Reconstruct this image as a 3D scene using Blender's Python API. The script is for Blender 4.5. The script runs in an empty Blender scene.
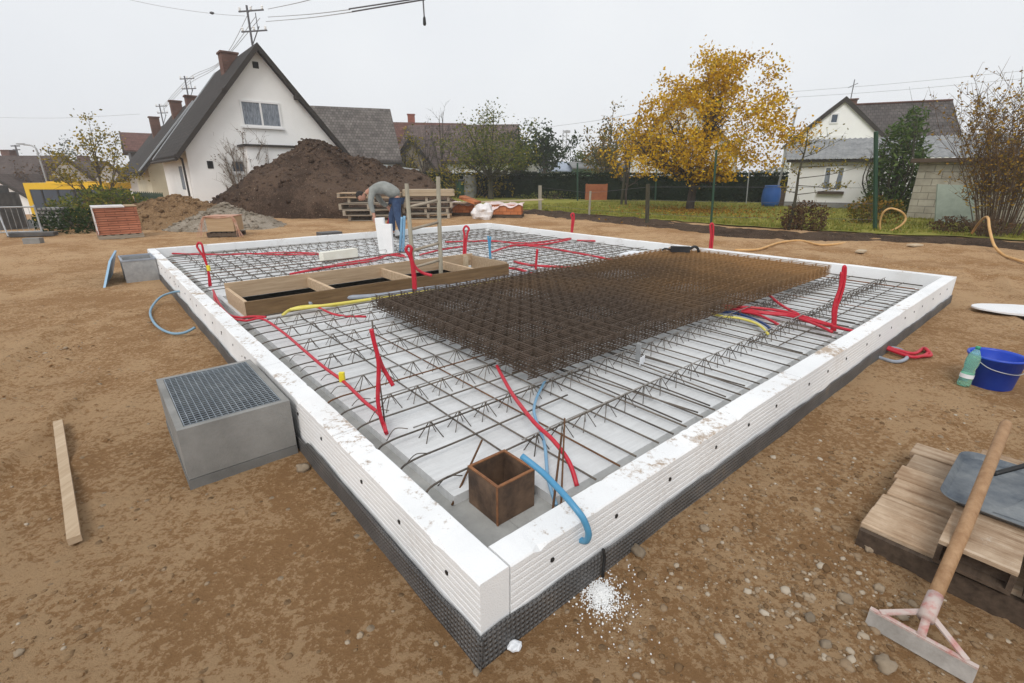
import bpy, math, random
import numpy as np
from mathutils import Vector, Matrix, noise as MN
rnd = random.Random(11)
C = bpy.context.scene.collection
R = math.radians

# ------------------------------------------------------------------ survey: pixel -> place in the world
FPX, CX, CY, PITCH, EYE = 486.0, 512.0, 341.5, R(18.9), 1.65
def ray(x, y):
    u, v = x-CX, y-CY
    return Vector((u, FPX*math.cos(PITCH)-v*math.sin(PITCH), -FPX*math.sin(PITCH)-v*math.cos(PITCH)))
def onz(x, y, z=0.0):
    d = ray(x, y); t = (z-EYE)/d.z
    return Vector((d.x*t, d.y*t, z))
def ony(x, y, Y):
    d = ray(x, y); t = Y/d.y
    return Vector((d.x*t, Y, EYE+d.z*t))
ANG = R(40.45); ORG = Vector((-.107, 1.271, 0))
def S(u, v, z=0.0):
    return Vector((ORG.x+u*math.cos(ANG)-v*math.sin(ANG), ORG.y+u*math.sin(ANG)+v*math.cos(ANG), z))
def UV(p):
    x, y = p[0]-ORG.x, p[1]-ORG.y
    return x*math.cos(ANG)+y*math.sin(ANG), -x*math.sin(ANG)+y*math.cos(ANG)
SLAB = (ORG, ANG)

# ------------------------------------------------------------------ materials
def newmat(name):
    m = bpy.data.materials.new(name); m.use_nodes = True
    nt = m.node_tree; nt.nodes.clear()
    out = nt.nodes.new('ShaderNodeOutputMaterial')
    return m, nt, out
def N(nt, t, **kw):
    n = nt.nodes.new(t)
    for k, v in kw.items():
        if k in n.inputs: n.inputs[k].default_value = v
        else: setattr(n, k, v)
    return n
def L(nt, a, b): nt.links.new(a, b)
def noise_node(nt, vec, scale, detail=6, rough=.6, dist=0):
    n = N(nt, 'ShaderNodeTexNoise'); n.inputs['Scale'].default_value = scale; n.inputs['Detail'].default_value = detail
    n.inputs['Roughness'].default_value = rough; n.inputs['Distortion'].default_value = dist
    L(nt, vec, n.inputs['Vector']); return n.outputs['Fac']
def ramp(nt, fac, stops, interp='LINEAR'):
    r = N(nt, 'ShaderNodeValToRGB'); e = r.color_ramp.elements; r.color_ramp.interpolation = interp
    while len(e) > 1: e.remove(e[0])
    e[0].position = stops[0][0]; e[0].color = (*stops[0][1], 1)
    for p, c in stops[1:]:
        k = e.new(p); k.color = (*c, 1)
    L(nt, fac, r.inputs['Fac']); return r.outputs['Color']
def mixc(nt, fac, a, b, mode='MIX'):
    m = N(nt, 'ShaderNodeMix', data_type='RGBA', blend_type=mode)
    if isinstance(fac, (int, float)): m.inputs[0].default_value = fac
    else: L(nt, fac, m.inputs[0])
    for s, i in ((a, 6), (b, 7)):
        if isinstance(s, tuple): m.inputs[i].default_value = (*s, 1)
        else: L(nt, s, m.inputs[i])
    return m.outputs[2]
def math_n(nt, op, a, b=0.0, c=None):
    m = N(nt, 'ShaderNodeMath', operation=op)
    for i, s in enumerate((a, b) if c is None else (a, b, c)):
        if isinstance(s, (int, float)): m.inputs[i].default_value = s
        else: L(nt, s, m.inputs[i])
    return m.outputs[0]
def coords(nt, scale=None, kind='Object'):
    tc = N(nt, 'ShaderNodeTexCoord'); v = tc.outputs[kind]
    if scale:
        mp = N(nt, 'ShaderNodeMapping'); mp.inputs['Scale'].default_value = scale; L(nt, v, mp.inputs['Vector']); v = mp.outputs['Vector']
    return v
def bump(nt, h, dist=.01, strength=1.0, normal=None):
    b = N(nt, 'ShaderNodeBump'); b.inputs['Distance'].default_value = dist; b.inputs['Strength'].default_value = strength
    L(nt, h, b.inputs['Height'])
    if normal is not None: L(nt, normal, b.inputs['Normal'])
    return b.outputs['Normal']
def principled(nt, out, col, rough=.8, metal=0.0, nrm=None, spec=.4):
    p = N(nt, 'ShaderNodeBsdfPrincipled')
    if isinstance(col, tuple): p.inputs['Base Color'].default_value = (*col, 1)
    else: L(nt, col, p.inputs['Base Color'])
    if isinstance(rough, (int, float)): p.inputs['Roughness'].default_value = rough
    else: L(nt, rough, p.inputs['Roughness'])
    p.inputs['Metallic'].default_value = metal; p.inputs['Specular IOR Level'].default_value = spec
    if nrm is not None: L(nt, nrm, p.inputs['Normal'])
    L(nt, p.outputs[0], out.inputs['Surface']); return p
def simple(name, c1, c2=None, scale=4, rough=.8, metal=0.0, b=0.0, bs=60, stretch=None, lo=.35, hi=.65, spec=.4, vary=0.0):
    m, nt, out = newmat(name); v = coords(nt, stretch)
    col = c1
    if c2 is not None: col = ramp(nt, noise_node(nt, v, scale, 8, .65), [(lo, c1), (hi, c2)])
    if vary:
        oi = N(nt, 'ShaderNodeObjectInfo')
        k = math_n(nt, 'MULTIPLY_ADD', oi.outputs['Random'], 2*vary, 1-vary)
        vm = N(nt, 'ShaderNodeVectorMath', operation='SCALE')
        if isinstance(col, tuple): vm.inputs[0].default_value = col
        else: L(nt, col, vm.inputs[0])
        L(nt, k, vm.inputs['Scale']); col = vm.outputs[0]
    nrm = bump(nt, noise_node(nt, v, bs, 6, .7), b) if b else None
    principled(nt, out, col, rough, metal, nrm, spec); return m
def leafmat(name, stops, trans=.35):
    m, nt, out = newmat(name)
    g = N(nt, 'ShaderNodeNewGeometry')
    col = ramp(nt, g.outputs['Random Per Island'], stops)
    d = N(nt, 'ShaderNodeBsdfDiffuse'); t = N(nt, 'ShaderNodeBsdfTranslucent'); x = N(nt, 'ShaderNodeMixShader')
    L(nt, col, d.inputs[0]); L(nt, col, t.inputs[0]); x.inputs[0].default_value = trans
    L(nt, d.outputs[0], x.inputs[1]); L(nt, t.outputs[0], x.inputs[2]); L(nt, x.outputs[0], out.inputs['Surface'])
    return m
M = {}
def ground_mat(name, dark, mid, light, stone=True, k=1.0):
    m, nt, out = newmat(name); v = coords(nt)
    big = noise_node(nt, v, .55*k, 6, .6, .3); med = noise_node(nt, v, 4.5*k, 12, .78); fine = noise_node(nt, v, 34*k, 10, .8)
    f = math_n(nt, 'MULTIPLY_ADD', big, .55, math_n(nt, 'MULTIPLY_ADD', med, .50, math_n(nt, 'MULTIPLY', fine, .95)))
    col = ramp(nt, f, [(.60, dark), (.99, mid), (1.45, light)])
    h = math_n(nt, 'MULTIPLY_ADD', med, 1.1, math_n(nt, 'MULTIPLY', fine, .55))
    if stone:
        vo = N(nt, 'ShaderNodeTexVoronoi'); vo.inputs['Scale'].default_value = 24*k; L(nt, v, vo.inputs['Vector'])
        sx = N(nt, 'ShaderNodeSeparateColor'); L(nt, vo.outputs['Color'], sx.inputs[0])
        patch = noise_node(nt, v, 1.6*k, 4, .6)
        thr = math_n(nt, 'MULTIPLY_ADD', patch, -.65, 1.24)
        pick = math_n(nt, 'GREATER_THAN', sx.outputs[0], thr)
        size = math_n(nt, 'MULTIPLY_ADD', sx.outputs[1], .28, .12)
        ins = math_n(nt, 'LESS_THAN', vo.outputs['Distance'], size)
        msk = math_n(nt, 'MULTIPLY', pick, ins)
        scol = ramp(nt, sx.outputs[2], [(0, (.17, .105, .055)), (.5, (.33, .24, .15)), (1, (.50, .43, .33))])
        col = mixc(nt, math_n(nt, 'MULTIPLY', msk, .62), col, scol)
        dome = math_n(nt, 'MULTIPLY', msk, math_n(nt, 'SUBTRACT', .5, vo.outputs['Distance']))
        h = math_n(nt, 'ADD', h, math_n(nt, 'MULTIPLY', dome, 1.3))
    nrm = bump(nt, h, .055/k)
    principled(nt, out, col, .95, 0, nrm, .15); return m
M['earth'] = ground_mat('earth', (.285, .156, .068), (.37, .209, .095), (.53, .345, .19))
M['topsoil'] = ground_mat('dark_topsoil', (.024, .0145, .009), (.056, .034, .022), (.115, .074, .050), True, .6)
M['subsoil'] = ground_mat('brown_subsoil', (.09, .052, .026), (.19, .112, .056), (.30, .19, .10), True, .7)
M['gravelheap'] = ground_mat('gravel_heap', (.11, .088, .062), (.23, .19, .14), (.36, .31, .25), True, 1.3)
M['bank'] = ground_mat('bank_soil', (.020, .013, .008), (.046, .029, .018), (.095, .062, .04), True, .8)
M['lawn'] = simple('lawn', (.165, .18, .030), (.32, .29, .065), 2.2, .95, b=.03, bs=45, spec=.1)
M['asphalt'] = simple('asphalt', (.05, .05, .05), (.07, .07, .068), 8, .9)
M['grass'] = leafmat('grass_blades', [(0, (.14, .17, .028)), (.6, (.25, .25, .045)), (1, (.36, .29, .09))])

def foam_mat():
    m, nt, out = newmat('white_foam'); v = coords(nt)
    g = N(nt, 'ShaderNodeNewGeometry'); sep = N(nt, 'ShaderNodeSeparateXYZ'); L(nt, g.outputs['Normal'], sep.inputs[0])
    up = math_n(nt, 'GREATER_THAN', sep.outputs[2], .6)
    pos = N(nt, 'ShaderNodeNewGeometry').outputs['Position']
    a = noise_node(nt, pos, 2.1, 5, .6); b = noise_node(nt, pos, 24, 8, .75)
    spot = ramp(nt, math_n(nt, 'MULTIPLY_ADD', a, .6, math_n(nt, 'MULTIPLY', b, .6)), [(.635, (0, 0, 0)), (.71, (1, 1, 1))])
    dirt = math_n(nt, 'MULTIPLY', spot, math_n(nt, 'MULTIPLY_ADD', up, .65, .12))
    base = ramp(nt, noise_node(nt, pos, 1.3, 6, .6), [(.3, (.73, .74, .745)), (.6, (.84, .845, .845))])
    vs = coords(nt, (7, 7, .5)); st = ramp(nt, noise_node(nt, pos, 1.0, 3), [(.62, (0, 0, 0)), (.72, (1, 1, 1))])
    base = mixc(nt, math_n(nt, 'MULTIPLY', st, .12), base, (.55, .45, .34))
    dcol = ramp(nt, b, [(.4, (.42, .27, .13)), (.7, (.20, .12, .06))])
    col = mixc(nt, dirt, base, dcol)
    vo = N(nt, 'ShaderNodeTexVoronoi'); vo.inputs['Scale'].default_value = 180; L(nt, pos, vo.inputs['Vector'])
    principled(nt, out, col, .75, 0, bump(nt, vo.outputs['Distance'], .0012), .3); return m
M['foam'] = foam_mat()
M['foam_clean'] = simple('clean_foam', (.78, .785, .78), (.84, .84, .835), 5, .75, b=.001, bs=200)
M['foam_yellow'] = simple('cream_foam', (.72, .70, .60), (.80, .78, .70), 5, .8, b=.001, bs=160)
def membrane_mat():
    m, nt, out = newmat('dimpled_membrane'); v = coords(nt, (1, 1, 1))
    vo = N(nt, 'ShaderNodeTexVoronoi'); vo.inputs['Scale'].default_value = 46; vo.inputs['Randomness'].default_value = .04
    sp = N(nt, 'ShaderNodeSeparateXYZ'); L(nt, v, sp.inputs[0]); cb = N(nt, 'ShaderNodeCombineXYZ')
    L(nt, sp.outputs[0], cb.inputs[0]); L(nt, sp.outputs[2], cb.inputs[1]); L(nt, cb.outputs[0], vo.inputs['Vector'])
    h = ramp(nt, vo.outputs['Distance'], [(.1, (1, 1, 1)), (.45, (0, 0, 0))])
    n2 = noise_node(nt, v, 4, 5)
    col = ramp(nt, n2, [(.35, (.075, .074, .074)), (.6, (.125, .121, .118)), (.75, (.19, .155, .12))])
    principled(nt, out, col, .5, 0, bump(nt, h, .012), .5); return m
M['membrane'] = membrane_mat()
M['concrete'] = simple('light_well_concrete', (.19, .187, .176), (.285, .28, .265), 3, .85, b=.003, bs=90)
M['concrete_low'] = simple('concrete_ring', (.135, .133, .126), (.20, .197, .187), 3, .85, b=.003, bs=90)
M['ledge'] = simple('cast_concrete', (.30, .30, .285), (.47, .465, .44), 2.5, .9, b=.004, bs=50)
def panel_mat():
    m, nt, out = newmat('precast_panel'); v = coords(nt)
    a = noise_node(nt, v, 1.1, 8, .65); b = noise_node(nt, v, 11, 8, .7)
    col = ramp(nt, math_n(nt, 'MULTIPLY_ADD', a, .7, math_n(nt, 'MULTIPLY', b, .3)), [(.3, (.42, .425, .425)), (.5, (.60, .61, .615)), (.68, (.70, .71, .715))])
    vs = coords(nt, (.8, 14, 1)); str_ = noise_node(nt, vs, 3, 5, .6)
    col = mixc(nt, .35, col, ramp(nt, str_, [(.35, (.52, .52, .51)), (.65, (.72, .73, .73))]))
    sp = ramp(nt, noise_node(nt, v, 5, 8, .8), [(.66, (0, 0, 0)), (.72, (1, 1, 1))])
    col = mixc(nt, math_n(nt, 'MULTIPLY', sp, .35), col, (.33, .26, .19))
    principled(nt, out, col, .8, 0, bump(nt, math_n(nt, 'ADD', b, math_n(nt, 'MULTIPLY', str_, .6)), .006), .3); return m
M['panel'] = panel_mat()
M['steel'] = simple('dark_rebar', (.085, .074, .064), (.165, .135, .105), 9, .7, .25, vary=.3)
M['chord'] = simple('girder_chord', (.20, .19, .175), (.33, .31, .285), 9, .7, .2, vary=.15)
M['rust_steel'] = simple('rusty_rebar', (.11, .050, .022), (.19, .095, .042), 9, .8, .15, vary=.25)
def matsteel():
    m, nt, out = newmat('rusty_mesh'); v = coords(nt); sp = N(nt, 'ShaderNodeSeparateXYZ'); L(nt, v, sp.inputs[0])
    f = math_n(nt, 'MULTIPLY_ADD', sp.outputs[0], .11, math_n(nt, 'MULTIPLY_ADD', noise_node(nt, v, .6, 6, .6), .8, .1))
    col = ramp(nt, f, [(.35, (.095, .067, .048)), (.58, (.165, .100, .050)), (.82, (.33, .185, .075))])
    principled(nt, out, col, .75, .2); return m
M['mesh_steel'] = matsteel()
M['rust_plate'] = simple('rusty_plate', (.065, .042, .030), (.20, .125, .080), 7, .7, .2, b=.003, bs=40)
M['rust_edge'] = simple('rust_edge', (.15, .065, .03), (.29, .125, .05), 20, .8)
M['galv'] = simple('galvanised', (.30, .34, .38), (.45, .49, .52), 12, .42, .75)
M['galv_grey'] = simple('galvanised_dull', (.33, .34, .35), (.45, .46, .46), 12, .5, .5)
M['red'] = simple('red_conduit', (.50, .012, .032), (.44, .075, .075), 22, .45, spec=.45, lo=.48, hi=.85)
M['blue'] = simple('blue_pipe', (.060, .24, .42), (.085, .29, .47), 6, .4, spec=.5)
M['bluelight'] = simple('light_blue_pipe', (.16, .33, .50), (.22, .40, .56), 6, .4, spec=.5)
M['bluehose'] = simple('pale_blue_hose', (.16, .29, .40), (.22, .36, .46), 6, .45, spec=.5)
M['yellow'] = simple('yellow_pipe', (.66, .56, .09), (.74, .65, .18), 6, .5)
M['greypipe'] = simple('grey_pipe', (.26, .29, .34), (.34, .37, .42), 6, .5)
M['navy'] = simple('navy_cable', (.02, .05, .16), None, rough=.45)
M['orangehose'] = simple('tan_hose', (.55, .30, .10), (.66, .42, .19), 8, .55)
M['tag_yellow'] = simple('yellow_clip', (.75, .62, .03), None, rough=.5)
M['black'] = simple('black_plastic', (.012, .012, .013), (.02, .02, .02), 8, .5)
M['blackpipe'] = simple('black_pipe', (.02, .02, .022), None, rough=.45)
M['white'] = simple('white_plastic', (.74, .75, .76), (.80, .80, .80), 3, .45)
M['paper'] = simple('white_label', (.75, .77, .80), None, rough=.6)
M['wrap'] = simple('white_film', (.66, .64, .64), (.80, .76, .75), 7, .3, b=.02, bs=14)
M['wrap_red'] = simple('pink_film', (.62, .42, .40), (.76, .68, .66), 3, .3, b=.02, bs=14)
def wood(name, a, b, axis=0, rough=.8, bmp=.003, vary=.18):
    st = [14, 14, 14]; st[axis] = 1.0
    return simple(name, a, b, 2.2, rough, 0, bmp, 6, tuple(st), .3, .7, .25, vary)
M['w_grey'] = wood('weathered_wood', (.25, .21, .16), (.43, .375, .30), 0)
M['w_greyz'] = wood('weathered_pole', (.19, .17, .13), (.33, .30, .235), 2)
M['w_batten'] = wood('reddish_batten', (.42, .30, .19), (.58, .45, .31), 1)
M['w_brown'] = wood('brown_board', (.13, .078, .038), (.27, .17, .085), 0)
M['w_tan'] = wood('raw_board', (.38, .265, .165), (.57, .43, .29), 0)
M['w_pale'] = wood('pale_timber', (.42, .33, .22), (.56, .46, .33), 0)
M['w_deck'] = wood('stained_deck', (.30, .22, .145), (.52, .43, .33), 1, bmp=.005)
def deck_mat():
    m, nt, out = newmat('deck_planks'); v = coords(nt, (14, 1, 14)); w = coords(nt)
    g_ = ramp(nt, noise_node(nt, v, 2.4, 8, .65), [(.3, (.33, .225, .145)), (.5, (.52, .39, .27)), (.7, (.66, .53, .40))])
    st = ramp(nt, noise_node(nt, w, 2.6, 8, .7), [(.42, (1, 1, 1)), (.64, (.50, .40, .31))])
    col = mixc(nt, .75, g_, st, 'MULTIPLY')
    sp = ramp(nt, noise_node(nt, w, 7, 8, .8), [(.62, (0, 0, 0)), (.70, (1, 1, 1))])
    col = mixc(nt, math_n(nt, 'MULTIPLY', sp, .5), col, (.62, .57, .50))
    oi = N(nt, 'ShaderNodeObjectInfo'); vm = N(nt, 'ShaderNodeVectorMath', operation='SCALE'); L(nt, col, vm.inputs[0])
    L(nt, math_n(nt, 'MULTIPLY_ADD', oi.outputs['Random'], .4, .75), vm.inputs['Scale'])
    principled(nt, out, vm.outputs[0], .85, 0, bump(nt, noise_node(nt, v, 6, 6, .7), .006), .25); return m
M['w_deck'] = deck_mat()
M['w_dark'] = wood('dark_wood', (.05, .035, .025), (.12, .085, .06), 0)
M['w_handle'] = wood('handle_wood', (.30, .165, .08), (.46, .285, .155), 2, .55)
M['ply'] = wood('plywood', (.38, .26, .15), (.48, .35, .22), 0)
def brickpack_mat(name, c1, c2, mortar, bw, bh, axes=(0, 2), gap=.012, b=.004, rough=.85, scalez=1.0):
    m, nt, out = newmat(name); v = coords(nt)
    sp = N(nt, 'ShaderNodeSeparateXYZ'); L(nt, v, sp.inputs[0]); cb = N(nt, 'ShaderNodeCombineXYZ')
    if axes == 'xyz':
        L(nt, math_n(nt, 'ADD', sp.outputs[0], sp.outputs[1]), cb.inputs[0])
    else: L(nt, sp.outputs[axes[0]], cb.inputs[0])
    L(nt, math_n(nt, 'MULTIPLY', sp.outputs[2], scalez), cb.inputs[1])
    t = N(nt, 'ShaderNodeTexBrick'); t.inputs['Scale'].default_value = 1
    t.inputs['Brick Width'].default_value = bw; t.inputs['Row Height'].default_value = bh; t.inputs['Mortar Size'].default_value = gap
    t.inputs['Color1'].default_value = (*c1, 1); t.inputs['Color2'].default_value = (*c2, 1); t.inputs['Mortar'].default_value = (*mortar, 1)
    t.inputs['Mortar Smooth'].default_value = .3
    L(nt, cb.outputs[0], t.inputs['Vector'])
    big = noise_node(nt, v, 1.1, 8, .7)
    col = mixc(nt, 1.0, t.outputs['Color'], ramp(nt, big, [(.3, (.6, .6, .6)), (.7, (1.25, 1.25, 1.25))]), 'MULTIPLY')
    inv = math_n(nt, 'SUBTRACT', 1.0, t.outputs['Fac'])
    principled(nt, out, col, rough, 0, bump(nt, inv, b), .3); return m
M['bricks'] = brickpack_mat('clay_bricks', (.40, .15, .085), (.49, .20, .12), (.20, .075, .045), .42, .06, 'xyz', .008)
M['orangebrick'] = brickpack_mat('orange_bricks', (.42, .14, .05), (.50, .19, .08), (.16, .05, .02), .3, .24, 'xyz', .008)
M['chimbrick'] = brickpack_mat('chimney_brick', (.13, .060, .042), (.17, .08, .058), (.11, .09, .08), .24, .08, 'xyz', .01)
M['chimred'] = brickpack_mat('red_chimney_brick', (.30, .085, .05), (.36, .11, .07), (.22, .12, .1), .24, .08, 'xyz', .01)
M['blockwall'] = brickpack_mat('pale_blocks', (.36, .33, .26), (.44, .41, .33), (.22, .20, .16), .5, .24, 'xyz', .014)
def tiles(name, c1, c2, mortar, ax=1): return brickpack_mat(name, c1, c2, mortar, .24, .26, (ax, 2), .018, .03, .8, 1.2)
M['roof_dark'] = tiles('dark_tiles', (.024, .019, .016), (.042, .033, .028), (.010, .008, .007))
M['roof_grey'] = tiles('grey_tiles', (.105, .090, .080), (.175, .155, .14), (.05, .042, .038))
M['roof_red'] = tiles('red_brown_tiles', (.115, .046, .034), (.17, .075, .058), (.06, .026, .02))
M['roof_purple'] = tiles('purple_brown_tiles', (.085, .058, .052), (.16, .115, .10), (.04, .03, .028))
M['roof_brown'] = tiles('brown_tiles', (.072, .060, .056), (.108, .094, .088), (.04, .034, .032), 0)
M['roof_far'] = tiles('far_tiles', (.075, .052, .045), (.105, .078, .068), (.05, .04, .034))
M['render_white'] = simple('white_render', (.82, .82, .805), (.88, .88, .868), .7, .9, b=.006, bs=35)
M['render_cream'] = simple('cream_render', (.60, .55, .40), (.68, .63, .48), .7, .9)
M['render_pale'] = simple('pale_render', (.68, .675, .66), (.79, .785, .77), .6, .9, b=.006, bs=25)
M['slate'] = simple('slate_cladding', (.06, .062, .068), (.09, .092, .098), 3, .8)
M['fascia'] = simple('dark_fascia', (.022, .017, .014), (.035, .028, .023), 5, .7)
M['frame_white'] = simple('window_frame', (.75, .75, .75), None, rough=.4)
m, nt, out = newmat('window_glass'); p = principled(nt, out, (.05, .07, .10), .06, 0, None, .6); M['glass'] = m
M['curtain'] = simple('net_curtain', (.05, .07, .10), (.34, .37, .41), 9, .9, stretch=(6, 6, .4))
M['dark_hole'] = simple('dark_opening', (.012, .012, .014), None, rough=.9)
M['lead'] = simple('lead_flashing', (.42, .44, .46), None, rough=.4, metal=.4)
M['corrug'] = simple('corrugated_cement', (.17, .175, .18), (.29, .295, .29), 2.2, .85, b=.004, bs=30)
M['solar'] = simple('blue_roof_sheet', (.24, .29, .37), (.32, .37, .45), 2, .4)
M['greenroof'] = simple('green_shed_wall', (.14, .24, .16), (.18, .28, .19), 2, .7)
M['greendoor'] = simple('grey_green_panel', (.22, .26, .21), (.30, .34, .28), 3, .7)
M['greenpost'] = simple('green_post', (.018, .06, .034), None, rough=.5)
M['barrel'] = simple('blue_barrel', (.015, .075, .28), (.02, .10, .34), 4, .45)
M['bucket'] = simple('blue_bucket', (.010, .050, .42), (.016, .075, .52), 5, .42, spec=.5)
M['orangecrate'] = simple('orange_crate', (.27, .085, .035), (.34, .12, .05), 6, .8)
M['bus'] = simple('bus_yellow', (.70, .43, .012), (.76, .48, .02), 2, .35)
M['tyre'] = simple('tyre', (.015, .015, .015), None, rough=.9)
M['bark'] = simple('bark', (.045, .035, .028), (.11, .088, .07), 5, .95, b=.02, bs=30, stretch=(3, 3, .6))
M['bark_mossy'] = simple('mossy_bark', (.035, .032, .020), (.085, .078, .05), 5, .95, b=.02, bs=30, stretch=(3, 3, .6))
M['twig'] = simple('twig', (.17, .13, .10), (.26, .21, .16), 6, .95)
M['twig_brown'] = simple('brown_twig', (.085, .052, .030), (.15, .10, .06), 6, .95)
M['l_yellow'] = leafmat('yellow_leaves', [(0, (.30, .16, .012)), (.25, (.55, .31, .015)), (.55, (.70, .43, .022)), (.78, (.74, .52, .06)), (.9, (.42, .22, .02)), (1, (.25, .25, .035))])
M['l_olive'] = leafmat('olive_leaves', [(0, (.06, .085, .024)), (.5, (.125, .15, .04)), (.85, (.20, .20, .045)), (1, (.30, .24, .045))])
M['l_dark'] = leafmat('dark_green_leaves', [(0, (.018, .034, .014)), (.6, (.035, .058, .022)), (1, (.06, .085, .03))])
M['l_hedge'] = leafmat('hedge_leaves', [(0, (.008, .017, .009)), (.7, (.019, .034, .017)), (1, (.042, .058, .024))])
M['l_bamboo'] = leafmat('bamboo_leaves', [(0, (.045, .085, .022)), (.6, (.09, .145, .04)), (1, (.16, .21, .07))])
M['l_mixed'] = leafmat('autumn_mixed_leaves', [(0, (.05, .06, .015)), (.4, (.13, .12, .022)), (.7, (.27, .17, .03)), (1, (.36, .20, .04))])
M['l_ygreen'] = leafmat('yellow_green_leaves', [(0, (.10, .10, .02)), (.5, (.24, .20, .03)), (1, (.42, .30, .04))])
M['l_shrub'] = leafmat('shrub_leaves', [(0, (.14, .08, .02)), (.4, (.33, .19, .03)), (.7, (.45, .28, .045)), (1, (.22, .19, .04))])
M['l_russet'] = leafmat('russet_leaves', [(0, (.06, .035, .022)), (.6, (.12, .07, .04)), (1, (.19, .11, .055))])
M['l_brownred'] = leafmat('fallen_leaves', [(0, (.16, .07, .02)), (.5, (.33, .17, .03)), (1, (.48, .30, .05))])
M['denim'] = simple('denim', (.025, .045, .10), (.05, .085, .165), 9, .9)
M['sweat'] = simple('grey_sweatshirt', (.22, .23, .215), (.31, .32, .30), 6, .95, b=.012, bs=9)
M['skin'] = simple('skin', (.46, .23, .16), (.54, .29, .21), 7, .6)
M['hair'] = simple('dark_hair', (.018, .014, .012), None, rough=.8)
M['stone'] = simple('stone', (.17, .125, .08), (.36, .29, .21), 3, .9, b=.004, bs=20, vary=.35)
M['stones_mass'] = leafmat('loose_stone', [(0, (.13, .078, .040)), (.5, (.22, .145, .082)), (.8, (.29, .22, .15)), (1, (.44, .38, .30))], 0.0)
M['pinkred'] = simple('worn_red_paint', (.44, .17, .15), (.50, .41, .37), 16, .7, lo=.33, hi=.52)
M['worn_metal'] = simple('worn_grey_metal', (.27, .25, .225), (.46, .43, .40), 9, .7, .2, b=.003, bs=30)
M['traymetal'] = simple('tray_blue_grey', (.085, .105, .13), (.26, .275, .28), 5, .55, .4, b=.003, bs=30)
m, nt, out = newmat('green_bottle_plastic')
p = principled(nt, out, (.50, .92, .74), .12, 0, None, .5); p.inputs['Transmission Weight'].default_value = .75; p.inputs['IOR'].default_value = 1.2
M['bottle'] = m
M['bottlecap'] = simple('green_cap', (.04, .33, .20), None, rough=.4)
M['wire'] = simple('wire', (.10, .10, .11), None, rough=.6)
M['wire_thin'] = simple('thin_wire', (.42, .43, .44), None, rough=.6)
M['lampglass'] = simple('lamp_glass', (.55, .55, .53), None, rough=.3)
M['black_tool'] = simple('black_tool', (.012, .012, .014), (.03, .03, .032), 9, .5)
M['gabion'] = brickpack_mat('grey_grid', (.22, .22, .21), (.29, .285, .27), (.07, .07, .065), .16, .12, 'xyz', .03)

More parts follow.
